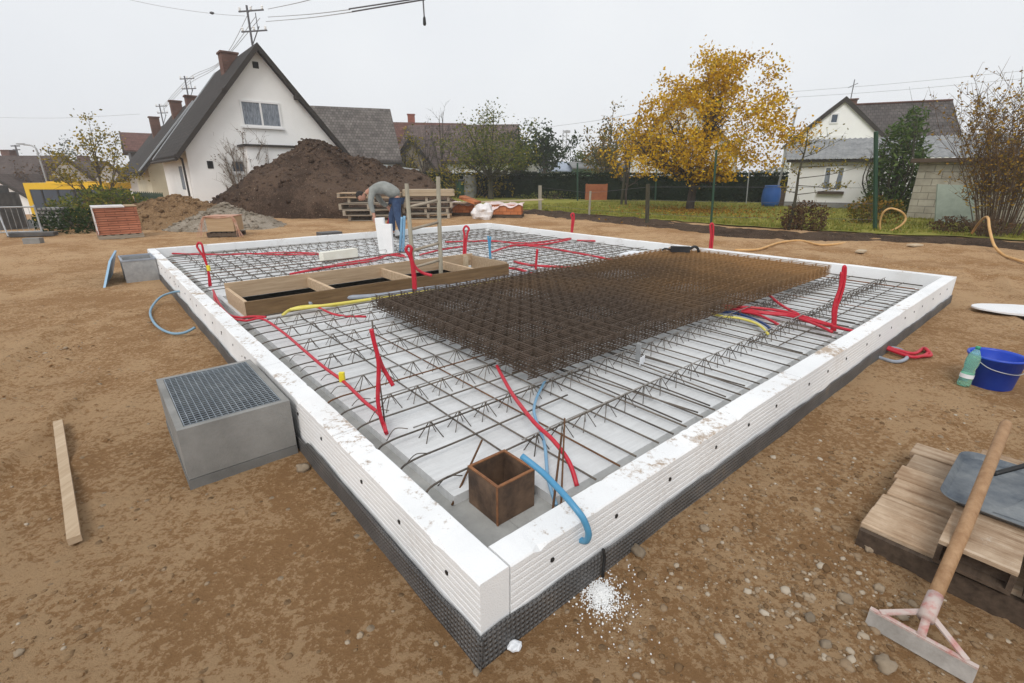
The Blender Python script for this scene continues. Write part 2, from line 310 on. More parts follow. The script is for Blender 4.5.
# ------------------------------------------------------------------ mesh builder
def cr(pts, k=6, closed=False):
    pts = [Vector(p) for p in pts]; n = len(pts); out = []
    if n < 3: return pts
    rng = range(n if closed else n-1)
    for i in rng:
        g = (lambda j: pts[j % n]) if closed else (lambda j: pts[max(0, min(n-1, j))])
        a, b, c, d = g(i-1), g(i), g(i+1), g(i+2)
        for s in range(k):
            t = s/k
            out.append(.5*((2*b)+(c-a)*t+(2*a-5*b+4*c-d)*t*t+(3*b-a-3*c+d)*t**3))
    if not closed: out.append(pts[-1])
    return out
class MB:
    def __init__(s): s.v = []; s.f = []
    def add(s, vs, fs):
        o = len(s.v); s.v.extend(tuple(x) for x in vs); s.f.extend(tuple(i+o for i in f) for f in fs); return s
    def box(s, c, d, rz=0.0, mat=None):
        hx, hy, hz = d[0]/2, d[1]/2, d[2]/2
        vs = [Vector((x*hx, y*hy, z*hz)) for z in (-1, 1) for y in (-1, 1) for x in (-1, 1)]
        m = mat if mat is not None else Matrix.Rotation(rz, 3, 'Z')
        vs = [m @ q + Vector(c) for q in vs]
        return s.add(vs, [(0, 2, 3, 1), (4, 5, 7, 6), (0, 1, 5, 4), (2, 6, 7, 3), (0, 4, 6, 2), (1, 3, 7, 5)])
    def b(s, x0, x1, y0, y1, z0, z1):
        return s.box(((x0+x1)/2, (y0+y1)/2, (z0+z1)/2), (x1-x0, y1-y0, z1-z0))
    def beam(s, p, q, w, h, up=Vector((0, 0, 1))):
        p, q = Vector(p), Vector(q); d = q-p; l = d.length
        if l < 1e-6: return s
        x = d/l; y = up.cross(x)
        if y.length < 1e-4: y = Vector((0, 1, 0)).cross(x)
        y.normalize(); z = x.cross(y)
        m = Matrix((x, y, z)).transposed()
        return s.box((p+q)/2, (l, w, h), mat=m)
    def tube(s, pts, r, n=8, closed=False, cap=True):
        pts = [Vector(p) for p in pts]; k = len(pts)
        if k < 2: return s
        rr = r if hasattr(r, '__len__') else [r]*k
        tans = []
        for i in range(k):
            a = pts[(i-1) % k] if (closed or i) else pts[0]; b_ = pts[(i+1) % k] if (closed or i < k-1) else pts[-1]
            t = b_-a; tans.append(t.normalized() if t.length > 1e-9 else Vector((0, 0, 1)))
        nrm = tans[0].orthogonal().normalized(); o = len(s.v)
        for i in range(k):
            t = tans[i]; nrm = nrm-t*nrm.dot(t)
            nrm = nrm.normalized() if nrm.length > 1e-6 else t.orthogonal().normalized()
            bi = t.cross(nrm)
            for j in range(n):
                a = 2*math.pi*j/n
                s.v.append(tuple(pts[i]+rr[i]*(nrm*math.cos(a)+bi*math.sin(a))))
        for i in range(k if closed else k-1):
            i2 = (i+1) % k
            for j in range(n):
                j2 = (j+1) % n
                s.f.append((o+i*n+j, o+i*n+j2, o+i2*n+j2, o+i2*n+j))
        if cap and not closed:
            s.f.append(tuple(o+j for j in range(n-1, -1, -1))); s.f.append(tuple(o+(k-1)*n+j for j in range(n)))
        return s
    def bar(s, p, q, r, n=6, r2=None): return s.tube([p, q], [r, r if r2 is None else r2], n)
    def lathe(s, prof, n=24, c=(0, 0, 0), cap0=True, cap1=True):
        o = len(s.v)
        for r, z in prof:
            for j in range(n):
                a = 2*math.pi*j/n; s.v.append((c[0]+r*math.cos(a), c[1]+r*math.sin(a), c[2]+z))
        for i in range(len(prof)-1):
            for j in range(n):
                j2 = (j+1) % n
                s.f.append((o+i*n+j, o+i*n+j2, o+(i+1)*n+j2, o+(i+1)*n+j))
        if cap0: s.f.append(tuple(o+j for j in range(n-1, -1, -1)))
        if cap1: s.f.append(tuple(o+(len(prof)-1)*n+j for j in range(n)))
        return s
    def prism(s, poly, fn0, fn1):
        n = len(poly); o = len(s.v)
        s.v.extend(tuple(fn0(*p)) for p in poly); s.v.extend(tuple(fn1(*p)) for p in poly)
        for i in range(n):
            j = (i+1) % n; s.f.append((o+i, o+j, o+n+j, o+n+i))
        s.f.append(tuple(o+i for i in range(n-1, -1, -1))); s.f.append(tuple(o+n+i for i in range(n)))
        return s
    def xf(s, frame):
        loc, rz = frame; m = Matrix.Rotation(rz, 3, 'Z')
        s.v = [tuple(m @ Vector(q)+Vector(loc)) for q in s.v]; return s
    def build(s, name, mat, parent=None, frame=None, smooth=False, recalc=True):
        rz = 0.0
        me = bpy.data.meshes.new(name)
        if parent is None:
            a = np.array(s.v); c = Vector(((a[:, 0].min()+a[:, 0].max())/2, (a[:, 1].min()+a[:, 1].max())/2, a[:, 2].min()))
            vs = (a-np.array(c)).tolist()
        else: vs = s.v; c = Vector((0, 0, 0))
        me.from_pydata(vs, [], s.f); me.update()
        if recalc:
            import bmesh
            bm = bmesh.new(); bm.from_mesh(me); bmesh.ops.recalc_face_normals(bm, faces=bm.faces); bm.to_mesh(me); bm.free()
        me.materials.append(M[mat] if isinstance(mat, str) else mat)
        if smooth: me.polygons.foreach_set('use_smooth', [True]*len(me.polygons))
        o = bpy.data.objects.new(name, me); C.objects.link(o)
        if parent is not None: o.parent = parent
        elif frame is not None:
            loc, rz = frame; o.rotation_euler.z = rz; o.location = Matrix.Rotation(rz, 3, 'Z') @ c + Vector(loc)
        else: o.location = c
        return o
def tag(o, label, cat, group=None):
    o['label'] = label; o['category'] = cat
    if group: o['group'] = group
    return o
def kind(o, k): o['kind'] = k; return o
def empty(name, loc, rz=0.0, label=None, cat=None, group=None):
    o = bpy.data.objects.new(name, None); C.objects.link(o); o.location = loc; o.rotation_euler.z = rz; o.empty_display_size = .1
    if label: tag(o, label, cat, group)
    return o
def copy_tree(o, parent=None):
    c = o.copy(); C.objects.link(c); c.parent = parent
    for ch in list(o.children): copy_tree(ch, c)
    return c
ORD = ['nearest', 'second', 'third', 'fourth', 'fifth', 'sixth', 'seventh', 'eighth', 'ninth', 'tenth', 'eleventh', 'twelfth', 'thirteenth', 'fourteenth']

# ------------------------------------------------------------------ ground
def sstep(a, b, x):
    t = max(0.0, min(1.0, (x-a)/(b-a))); return t*t*(3-2*t)
RUTS = [(-6.6, 2.2, -10.4, 9.5, 1.5), (-2.9, .9, -4.4, 5.2, .9), (4.3, 1.6, 8.6, 7.6, 1.4), (8.6, 9.0, -2.0, 17.4, 1.6)]
def gz(x, y):
    u, v = UV((x, y))
    h = -1.8*sstep(21, 31, v)*sstep(2.6, -2.0, u)
    h += .10*sstep(13.0, 15.0, u)
    d = max(0.0, -min(u+.8, 8.4-u, v+.4, 10.8-v)) if True else 0
    q = Vector((x, y, 0))
    amp = min(1.0, d/.5+.25)
    n = .035*MN.noise(q*.55)+.022*MN.noise(q*1.7+Vector((3, 1, 0)))+.013*MN.noise(q*5.1)+.008*MN.noise(q*13)
    if abs(x) < 12 and y < 14: n += .007*(.5-abs(MN.noise(q*8.3)))+.006*MN.noise(q*27)
    for (ax, ay, bx, by, gap) in RUTS:
        dx, dy = bx-ax, by-ay; ll = math.hypot(dx, dy); tt = ((x-ax)*dx+(y-ay)*dy)/ll
        if -2 < tt < ll+2:
            off = ((x-ax)*-dy+(y-ay)*dx)/ll+.12*math.sin(tt*.7)
            for c_ in (-gap/2, gap/2):
                e = abs(off-c_)
                if e < .34: n += sstep(-2, 0, tt)*sstep(ll+2, ll, tt)*(-.040*sstep(.20, .11, e)+.022*math.exp(-((e-.23)/.05)**2)+.010*math.sin(tt*34+(8 if off > c_ else -8)*e*6)*sstep(.18, .10, e))
    return h+n*amp
def axis(segs):
    out = []
    for a, b, st in segs:
        k = max(1, int(round((b-a)/st))); out += [a+(b-a)*i/k for i in range(k)]
    out.append(segs[-1][1]); return out
xs = axis([(-600, -60, 60), (-60, -16, 1.6), (-16, -9, .25), (-9, -3.6, .07), (-3.6, 3.4, .03), (3.4, 9, .07), (9, 16, .25), (16, 40, 1), (40, 600, 60)])
ys = axis([(-60, -2, 8), (-2, .8, .3), (.8, 3.6, .03), (3.6, 9, .07), (9, 13, .14), (13, 24, .35), (24, 60, 1.4), (60, 900, 70)])
gm = MB(); nx = len(xs)
for y in ys:
    for x in xs: gm.v.append((x, y, gz(x, y)))
for j in range(len(ys)-1):
    for i in range(nx-1):
        cx_, cy_ = (xs[i]+xs[i+1])/2, (ys[j]+ys[j+1])/2
        u, v = UV((cx_, cy_))
        if .16 < u < 7.84 and .16 < v < 10.14: continue
        if -.52 < u < -.06 and 1.92 < v < 2.68: continue
        gm.f.append((j*nx+i, j*nx+i+1, (j+1)*nx+i+1, (j+1)*nx+i))
g = gm.build('ground', 'earth', smooth=True, recalc=False); kind(g, 'structure')

# lawn beyond the fence line
lm = MB(); us = axis([(15.0, 22, .35), (22, 60, 1.5)]); vs_ = axis([(-30, -4, 1.5), (-4, 17, .35), (17, 40, 1.2)]); nu = len(us)
for v in vs_:
    for u in us:
        e = .55*MN.noise(Vector((v*.7, 3, 1)))+.25*MN.noise(Vector((v*2.6, 1, 1)))
        p = S(u+(e if u < 15.5 else 0)+(1.6*sstep(6, 0, v) if u < 18 else 0)*(18-u)/3, v); lm.v.append((p.x, p.y, gz(p.x, p.y)+.035+.02*MN.noise(Vector((u, v, 0))*1.3)))
for j in range(len(vs_)-1):
    for i in range(nu-1): lm.f.append((j*nu+i, j*nu+i+1, (j+1)*nu+i+1, (j+1)*nu+i))
kind(lm.build('lawn', 'lawn', smooth=True, recalc=False), 'structure')
gb = MB()
for i in range(9000):
    u = 15.3+14*rnd.random()**1.6; v = rnd.uniform(-1, 19)
    if u < 15.3+1.6*sstep(6, 0, v): continue
    p = S(u, v); z = gz(p.x, p.y)+.03
    for k in range(3):
        a = rnd.uniform(0, 6.28); w = rnd.uniform(.012, .025); hh = rnd.uniform(.04, .10); ln = rnd.uniform(-.04, .04)
        x, y = p.x+rnd.gauss(0, .06), p.y+rnd.gauss(0, .06)
        gb.add([(x-w*math.cos(a), y-w*math.sin(a), z), (x+w*math.cos(a), y+w*math.sin(a), z), (x+ln, y+ln*.5, z+hh)], [(0, 1, 2)])
o = kind(gb.build('lawn_grass', 'grass', recalc=False), 'stuff'); tag(o, 'short grass of the lawn behind the fence posts', 'grass')

# bank of dark soil along the lawn edge
def soil_ridge(name, pts, w, h, mat, seed):
    b = MB(); n = 14; m = len(pts)
    for i, p in enumerate(pts):
        t = (pts[min(m-1, i+1)]-pts[max(0, i-1)]).normalized(); nn = Vector((-t.y, t.x, 0))
        for j in range(n+1):
            s_ = (j/n-.5)*2; q = p+nn*s_*w*(.9+.25*MN.noise(Vector((i*.23, seed, 0))))
            k = (1-s_*s_); e = sstep(0, 2, min(i, m-1-i))
            z = h*k*e*(.75+.5*MN.noise(q*.8))+.09*k*MN.noise(q*2.3+Vector((seed, 0, 0)))+.04*k*MN.noise(q*6)
            b.v.append((q.x, q.y, gz(q.x, q.y)-.03+z))
    for i in range(m-1):
        for j in range(n): b.f.append((i*(n+1)+j, (i+1)*(n+1)+j, (i+1)*(n+1)+j+1, i*(n+1)+j+1))
    return kind(b.build(name, mat, smooth=True, recalc=False), 'structure')
soil_ridge('soil_bank', cr([S(14.6, 15.8), S(14.4, 13), S(14.3, 10), S(14.0, 7), S(13.9, 4.5), S(15.2, 2.2), S(15.6, -1.5), S(15.5, -5)], 16), .95, .13, 'bank', 3)

def stone_mesh(b, c, r, seed, flat=.65, n1=5, n2=7):
    o = len(b.v); sx, sy = rnd.uniform(.75, 1.35), rnd.uniform(.75, 1.2); rot = rnd.uniform(0, 6.28)
    b.v.append((c[0], c[1], c[2]-r*flat*.8))
    for i in range(1, n1):
        th = math.pi*i/n1
        for j in range(n2):
            a = 2*math.pi*j/n2; d = Vector((math.sin(th)*math.cos(a), math.sin(th)*math.sin(a), -math.cos(th)))
            k = r*(1+.45*MN.noise(d*1.6+Vector((seed, 0, 0)))); x, y = d.x*k*sx, d.y*k*sy
            b.v.append((c[0]+x*math.cos(rot)-y*math.sin(rot), c[1]+x*math.sin(rot)+y*math.cos(rot), c[2]+d.z*k*flat))
    b.v.append((c[0], c[1], c[2]+r*flat*.95)); top = len(b.v)-1
    for j in range(n2):
        j2 = (j+1) % n2
        b.f.append((o, o+1+j2, o+1+j)); b.f.append((top, o+1+(n1-2)*n2+j, o+1+(n1-2)*n2+j2))
        for i in range(n1-2): b.f.append((o+1+i*n2+j, o+1+i*n2+j2, o+1+(i+1)*n2+j2, o+1+(i+1)*n2+j))
# heaps
def heap(name, label, c, rx, ry, h, mat, seed, rot=0.0, pw=1.0, rough=.5, skew=(0, 0), fine=1.0):
    b = MB(); nr, na = 46, 120
    for i in range(nr+1):
        r = i/nr
        for j in range(na):
            a = 2*math.pi*j/na; wob = 1+.16*MN.noise(Vector((math.cos(a)*1.3, math.sin(a)*1.3, seed)))
            x, y = r*rx*wob*math.cos(a), r*ry*wob*math.sin(a)
            k = (max(0, 1-r))**pw if pw != 2 else (math.cos(r*math.pi)+1)/2
            q = Vector((x, y, seed))
            z = h*k*(1+rough*.5*MN.noise(q*.45))+min(1, k*4)*rough*(.30*(1-abs(MN.noise(q*.9)))-.2+.16*MN.noise(q*2.1)+.07*MN.noise(q*5*fine)+.03*MN.noise(q*11))*min(1, h)
            x += skew[0]*k; y += skew[1]*k
            w = Matrix.Rotation(rot, 3, 'Z') @ Vector((x, y, 0))
            b.v.append((c[0]+w.x, c[1]+w.y, gz(c[0]+w.x, c[1]+w.y)-.05+z))
    for i in range(nr):
        for j in range(na):
            j2 = (j+1) % na; b.f.append((i*na+j, (i+1)*na+j, (i+1)*na+j2, i*na+j2))
    o_ = tag(b.build(name, mat, smooth=True, recalc=False), label, 'soil heap')
    cb = MB(); vv = b.v[:]; k = 0
    for i in range(int(1500*min(1, h/2)+200)):
        p = vv[rnd.randrange(len(vv))]; r = min(.16, .03+rnd.expovariate(1/.03))*(.6 if h < 2 else 1)
        stone_mesh(cb, (p[0]-o_.location.x+rnd.gauss(0, .05), p[1]-o_.location.y+rnd.gauss(0, .05), p[2]-o_.location.z), r, i*.31, .75, 4, 6)
    kind(cb.build('clods', mat, o_, smooth=True, recalc=False), 'stuff')
    return o_
heap('topsoil_heap', 'tall dark brown heap of dug topsoil in front of the white gable house', (-8.5, 24.6), 6.1, 4.5, 2.80, 'topsoil', 5, 0, .62, 1.0)
heap('subsoil_heap', 'low light brown soil heap right behind the red brick pack', (-11.6, 17.2), 3.6, 2.0, 1.0, 'subsoil', 9, .1, 2, .3)
heap('gravel_heap', 'pale grey gravel heap between the brown soil and the dark topsoil', (-9.6, 16.9), 2.0, 1.9, .78, 'gravelheap', 13, .3, 1.0, .35)

# loose stones and clods on the ground
def inslab(x, y, m=.04):
    u, v = UV((x, y)); return -m < u < 8+m and -m < v < 10.3+m or (-.7 < u < 0 and 1.75 < v < 2.85)
sb = MB(); k = 0
clus = [onz(x, y) for x, y in ((830, 560), (780, 560), (840, 620), (900, 600), (740, 610), (870, 480), (800, 480), (960, 410), (820, 600), (800, 640), (880, 580), (870, 655), (690, 530), (700, 600), (610, 640), (40, 645), (810, 610), (860, 640), (790, 590), (720, 520), (650, 640), (760, 500), (840, 470), (900, 430), (700, 470), (950, 660), (240, 430), (60, 350))]
while k < 3600:
    if k % 4: 
        c = rnd.choice(clus); x, y = c.x+rnd.gauss(0, .22), c.y+rnd.gauss(0, .20)
    else: x, y = rnd.uniform(-7, 8), 1+rnd.random()**1.5*10
    if inslab(x, y): k += 1; continue
    r = min(.022, .003+rnd.expovariate(1/.0042)); stone_mesh(sb, (x, y, gz(x, y)-r*.05), r, k*.37, .55, 4, 6); k += 1
o = kind(sb.build('loose_pebbles', 'stones_mass', smooth=True, recalc=False), 'stuff'); tag(o, 'small pebbles and clods strewn over the bare brown earth', 'pebbles')
cb = MB(); k = 0
while k < 5200:
    k += 1
    x, y = rnd.uniform(-8, 9), .9+rnd.random()**1.7*10
    if MN.noise(Vector((x*.9, y*.9, 7)))+rnd.uniform(-.25, .25) < .02: continue
    if inslab(x, y): continue
    r = min(.035, .004+rnd.expovariate(1/.0065)); stone_mesh(cb, (x, y, gz(x, y)-r*.1), r, k*.53, .62, 4, 6)
o = kind(cb.build('soil_clods', 'earth', smooth=True, recalc=False), 'stuff'); tag(o, 'crumbly clods of brown earth lying all over the bare ground', 'soil clods')
# bigger stones, one by one
for (px, py, r, lab) in ((637, 554, .034, 'round ochre stone beside the membrane right of the foam crumbs'),
    (303, 470, .035, 'brown stone lying against the membrane beside the concrete light well'),
    (868, 551, .026, 'ochre stone touching the front edge of the wooden deck'),
    (845, 602, .026, 'upright oval stone among the pebbles left of the squeegee'),
    (884, 667, .030, 'large rounded stone in front of the squeegee bar'),
    (878, 592, .022, 'grey stone just above the squeegee head'),
    (809, 622, .020, 'flat grey stone in the pebbles left of the squeegee'),
    (825, 648, .018, 'pale flat stone at the foot of the pebble patch'),
    (704, 530, .020, 'flat brown stone right of the ochre membrane stone'),
    (360, 636, .012, 'small pale stone alone on the bare earth left of the near corner'),
    (20, 655, .016, 'light flat stone at the bottom left of the earth'),
    (476, 672, .012, 'small pale stone under the near corner of the membrane')):
    p = onz(px, py); b = MB(); stone_mesh(b, (p.x, p.y, gz(p.x, p.y)+r*.3), r, px*.1, .8, 9, 14)
    tag(b.build('stone', 'stone', smooth=True), lab, 'stone', 'bigger stones on the earth')
# foam crumbs spilled at the edge
b = MB(); cc = onz(600, 596)
for i in range(2200):
    d = abs(rnd.gauss(0, .052 if i < 1750 else .13)); a = rnd.uniform(0, 6.28); x, y = cc.x+d*math.cos(a)*.8, cc.y+d*math.sin(a)
    if inslab(x, y, .02): continue
    r = rnd.uniform(.0018, .0042); stone_mesh(b, (x, y, gz(x, y)+r+max(0, .016-d*.22)*rnd.random()), r, i, 1, 3, 5)
o = kind(b.build('foam_crumbs', 'foam_clean', recalc=False), 'stuff'); tag(o, 'white spilled foam crumbs on the earth beside the near corner', 'foam crumbs')
# ------------------------------------------------------------------ the basement and the slab
ZT, ZP, ZL = .356, .19, .14
b = MB()
for (x0, x1, y0, y1) in ((.14, .45, .14, 10.16), (7.55, 7.86, .14, 10.16), (.452, 7.548, .14, .45), (.452, 7.548, 9.85, 10.16)): b.b(x0, x1, y0, y1, -2.4, ZL)
b.b(.46, 7.54, .46, 9.84, -2.5, -2.35)
tag(b.build('basement_wall', 'ledge', frame=SLAB), 'grey concrete basement walls whose top edge shows inside the foam rim', 'basement')

def girder_mesh(u0, u1):
    tc, dgs = MB(), []
    tc.bar((u0, 0, .105), (u1, 0, .105), .0045, 5)
    n = int((u1-u0)/.2)
    for s_ in (-.045, .045):
        pts = []
        for i in range(n):
            a = u0+.05+i*.2
            pts += [(a, s_, -.006), (a+.058, s_*.12, .105), (a+.064, s_*.12, .105), (a+.122, s_, -.006)]
        d = MB(); d.tube(pts, .0033, 4); dgs.append(d)
    return tc, dgs
gproto = {}
def girder(parent, u0, u1, v, vary=True):
    key = (round(u0, 2), round(u1, 2))
    if key not in gproto:
        tc, dgs = girder_mesh(u0, u1)
        a = tc.build('lattice_girder', 'chord', parent)
        for d in dgs: d.build('zigzag_wire', 'steel', a, recalc=False)
        a.location = (0, v, ZP); gproto[key] = a
    else:
        a = copy_tree(gproto[key], parent); a.location = (0, v, ZP)
pl_labels = ['pale precast concrete panel nearest the near corner, under the front girders', 'pale precast panel under the near half of the mesh stack', 'pale precast panel cut open for the boarded stair opening', 'pale precast panel just beyond the boarded stair opening', 'pale precast panel farthest back beside the bending worker']
edges = [(.32, 2.316), (2.322, 4.316), (4.322, 6.316), (6.322, 8.216), (8.222, 9.98)]
OP = (.37, 3.88, 4.62, 5.96)
for i, (v0, v1) in enumerate(edges):
    root = empty('precast_panel', S(0, 0), ANG, pl_labels[i], 'concrete panel', 'precast floor panels')
    b = MB()
    if i == 2:
        b.b(.32, 7.7, v0, OP[2], ZL, ZP); b.b(.32, 7.7, OP[3], v1, ZL, ZP); b.b(OP[1], 7.7, OP[2], OP[3], ZL+.0001, ZP)
        b.b(.32, OP[0], OP[2], OP[3], ZL, ZP)
    elif i == 0:
        poly = [(.68, v0), (7.7, v0), (7.7, v1), (.32, v1), (.32, .60), (.66, .60)]
        poly = [(.68, v0), (7.7, v0), (7.7, v1), (.32, v1), (.32, .64), (.68, .64)]
        b.prism(poly, lambda x, y: (x, y, ZL), lambda x, y: (x, y, ZP))
    else: b.b(.32, 7.7, v0, v1, ZL, ZP)
    b.build('slab', 'panel', root)
    for k_, off in enumerate((.37, .87, 1.37, 1.78)):
        v = v0+off
        if v > v1-.05: continue
        if i == 2 and OP[2]-.1 < v < OP[3]+.1: girder(root, 4.1, 7.6, v)
        else: girder(root, .8 if v < .75 else .42, 7.6, v)

# foam rim
def rim_profile():
    o_ = []; z = -.03; g_ = .0018
    zz = [-.03]
    pts = [(0, -.03)]
    for k_ in range(1, 11):
        zc = .03+k_*.029
        if zc > .335: break
        pts += [(0, zc-.006), (g_, zc), (0, zc+.006)]
    pts += [(0, ZT-.006), (.006, ZT), (.126, ZT), (.13, ZT-.004), (.13, -.03)]
    return pts
RP = rim_profile()
def plug(b_, fn):
    return None
def rim(name_side, n0, n1, n, place, plugs, labels):
    L_ = (n1-n0)/n
    for i in range(n):
        a, c = n0+i*L_+.0012, n0+(i+1)*L_-.0012
        root = empty('foam_edge_board', place((a+c)/2, .065, 0), ANG, labels(i), 'foam board', 'white foam edge boards')
        inv = Matrix.Rotation(-ANG, 3, 'Z')
        mid = place((a+c)/2, .065, 0)
        loc = lambda s_, d, z: tuple(inv @ (place(s_, d, z)-mid))
        b = MB(); dz = rnd.uniform(-.004, .004); dd = rnd.uniform(-.003, .003)
        nseg = max(4, int((c-a)/.035)); npf = len(RP); top0 = npf-5
        for q_ in range(nseg+1):
            ss = a+(c-a)*q_/nseg; chip = max(0, MN.noise(Vector((ss*9, ord(name_side[-1]), 3)))-.33)*.03; sag = .003*MN.noise(Vector((ss*1.3, 5, ord(name_side[0]))))
            chip2 = max(0, MN.noise(Vector((ss*11, ord(name_side[0]), 8)))-.36)*.03
            for m_, (d, z) in enumerate(RP):
                jd = .0012*MN.noise(Vector((ss*25, z*40, d*30)))+.002*MN.noise(Vector((ss*2.1, 2, len(name_side)))); jz = (dz+sag+.0012*MN.noise(Vector((ss*22, d*40, 1)))) if z > .3 else 0
                if m_ == top0: jz -= chip*1.4
                if m_ == top0+1: jz -= chip*.25; jd += chip*1.5
                if m_ in (top0+2, top0+3): jz -= chip2*.8; jd -= chip2
                b.v.append(loc(ss, d+dd+jd, z+jz))
        for q_ in range(nseg):
            for m_ in range(npf): m2 = (m_+1) % npf; b.f.append((q_*npf+m_, q_*npf+m2, (q_+1)*npf+m2, (q_+1)*npf+m_))
        b.f.append(tuple(range(npf-1, -1, -1))); b.f.append(tuple(nseg*npf+m_ for m_ in range(npf)))
        b.build('board', 'foam', root)
        if plugs:
            s_ = a+.18+rnd.uniform(-.03, .03)
            while s_ < c-.05:
                q = MB(); q.tube([loc(s_, -.003+dd, .255), loc(s_, .004+dd, .255)], .0105, 10)
                q.build('plug', 'black', root); s_ += .39+rnd.uniform(-.03, .03)
side = lambda where: (lambda i: f'white foam edge board, {ORD[i]} from the near corner along the {where}')
rim('right', .134, 7.865, 6, lambda s_, d, z: S(s_, d, z), True, side('right front side'))
rim('left', 0.0, 10.3, 8, lambda s_, d, z: S(d, s_, z), True, side('left side'))
rim('far', .134, 8.0, 6, lambda s_, d, z: S(s_, 10.3-d, z), False, lambda i: f'white foam edge board on the back side, {ORD[i].replace("nearest", "first")} from the left end')
rim('farr', 0.0, 10.166, 8, lambda s_, d, z: S(8.0-d, s_, z), False, lambda i: f'white foam edge board on the far right side, {ORD[i].replace("nearest", "first")} from the right corner')
# dimpled membrane under the rim
def membrane(label, length, right):
    b = MB(); n = int(length/.04); rows = 8
    for i in range(n+1):
        s_ = -.022+(length+.022)*i/n
        top = .135+.02*MN.noise(Vector((s_*1.7, 3 if right else 9, 0)))+.012*MN.noise(Vector((s_*6, 1, 0)))-.0035*s_
        if not right and 1.74 < s_ < 2.83: top = .10
        for j in range(rows+1):
            z = -.06+(top+.06)*j/rows; off = -.014-.008*MN.noise(Vector((s_*2.2, z*5, 2)))-(.006*(1-j/rows))
            b.v.append((s_, off, z) if right else (s_, -off, z))
    for i in range(n):
        for j in range(rows):
            a = i*(rows+1)+j; q = (a, a+rows+1, a+rows+2, a+1)
            b.f.append(q)
    o = b.build('dimpled_membrane', 'membrane', None, smooth=True, recalc=False)
    c = o.location.copy()
    rz = ANG if right else ANG+math.pi/2
    o.rotation_euler.z = rz; o.location = Matrix.Rotation(rz, 3, 'Z') @ c + ORG
    m_ = o.modifiers.new('thick', 'SOLIDIFY'); m_.thickness = .006
    tag(o, label, 'membrane')
membrane('dark dimpled membrane strip under the foam on the right front side', 8.0, True)
membrane('dark dimpled membrane strip under the foam on the left side', 10.3, False)
b = MB(); b.tube(cr([S(.62, -.028, .16), S(.63, -.032, .11), S(.625, -.034, .05), S(.63, -.03, 0.0)], 4), .007, 6)
tag(b.build('black_strap', 'black'), 'short black strap hanging down the membrane beside the blue pipe end', 'strap')

# ------------------------------------------------------------------ steel
def rod(pts, mat, r=.006, lab=None, grp='loose reinforcing rods on the panels'):
    b = MB(); b.tube(pts, r, 5)
    return tag(b.build('reinforcing_rod', mat, smooth=True, recalc=False), lab or 'dark steel reinforcing rod laid across the pale concrete panels', 'steel rod', grp)
u = .72
while u < 7.55:
    v1 = 10.0 if u > 4.0 else 4.5
    ln = rnd.uniform(2.6, 3.6) if rnd.random() < .7 else v1-.3
    j = rnd.gauss(0, .012)
    mt = 'steel' if rnd.random() < .85 else 'rust_steel'
    a = .26 if u > .85 else .66
    dlt = rnd.gauss(0, .03)
    rod([S(u, a, .217+rnd.uniform(0, .004)), S(u+dlt, min(a+ln, 4.3), .222)], mt, .0058)
    if rnd.random() < .24: rod([S(u+.03, a+.05, .221), S(u+.02+rnd.gauss(0, .09), a+rnd.uniform(1.1, 2.0), .226)], mt, .0055)
    u += rnd.choice((.15, .17, .19, .21, .14))
for uu in np.arange(.55, 4.0, .22):
    rod([S(uu, 5.75, .217), S(uu+rnd.gauss(0, .02), 10.03, .22)], 'steel', .0058)
for uu in np.arange(4.1, 7.6, .20):
    rod([S(uu, 4.3+rnd.uniform(-.2, .4), .217), S(uu+rnd.gauss(0, .02), 10.03, .22)], 'steel', .0058)
v = .74
hk = 'dark steel rod with a hooked end reaching in from the left foam edge'
while v < 9.9:
    inop = OP[2]-.12 < v < OP[3]+.12
    e = .34 if inop else rnd.choice((1.5, 1.9, 2.3, 2.0, 7.5))
    zz = .232+rnd.uniform(0, .006)
    if inop: rod([S(4.0, v, zz), S(7.75, v+rnd.gauss(0, .01), zz)], 'steel')
    else:
        mt = 'rust_steel' if rnd.random() < .3 else 'steel'
        rod(cr([S(e, v+.03*rnd.random(), zz), S(.6, v, zz), S(.30, v-.005, zz), S(.20, v-.035, zz-.015), S(.165, v-.10, zz-.05)], 5), mt, .0058, hk, 'hooked rods along the left edge')
        if rnd.random() < .5: rod([S(5.0+rnd.random(), v+.06, zz), S(7.74, v+.05, zz)], 'steel')
    v += rnd.choice((.22, .25, .2, .28))
for vv in (.36, .56, .98, 1.06): rod([S(rnd.uniform(3.2, 4.6), vv+.15, .231), S(7.73, vv+.14, .234)], 'steel', .0058)
edge_l = ['dark steel edge rod lying along the inside of the right front foam', 'dark steel edge rod lying along the inside of the left foam', 'dark steel edge rod lying along the inside of the back foam', 'dark steel edge rod lying along the inside of the far right foam']
for (a, c, lb) in ((S(.62, .165, .165), S(7.8, .165, .17), edge_l[0]), (S(.165, .45, .165), S(.165, 10.1, .17), edge_l[1]), (S(.3, 10.1, .21), S(7.8, 10.1, .21), edge_l[2]), (S(7.82, .3, .21), S(7.82, 10.0, .21), edge_l[3])):
    rod([a, c], 'steel', .008, lb, 'edge rods along the foam rim')
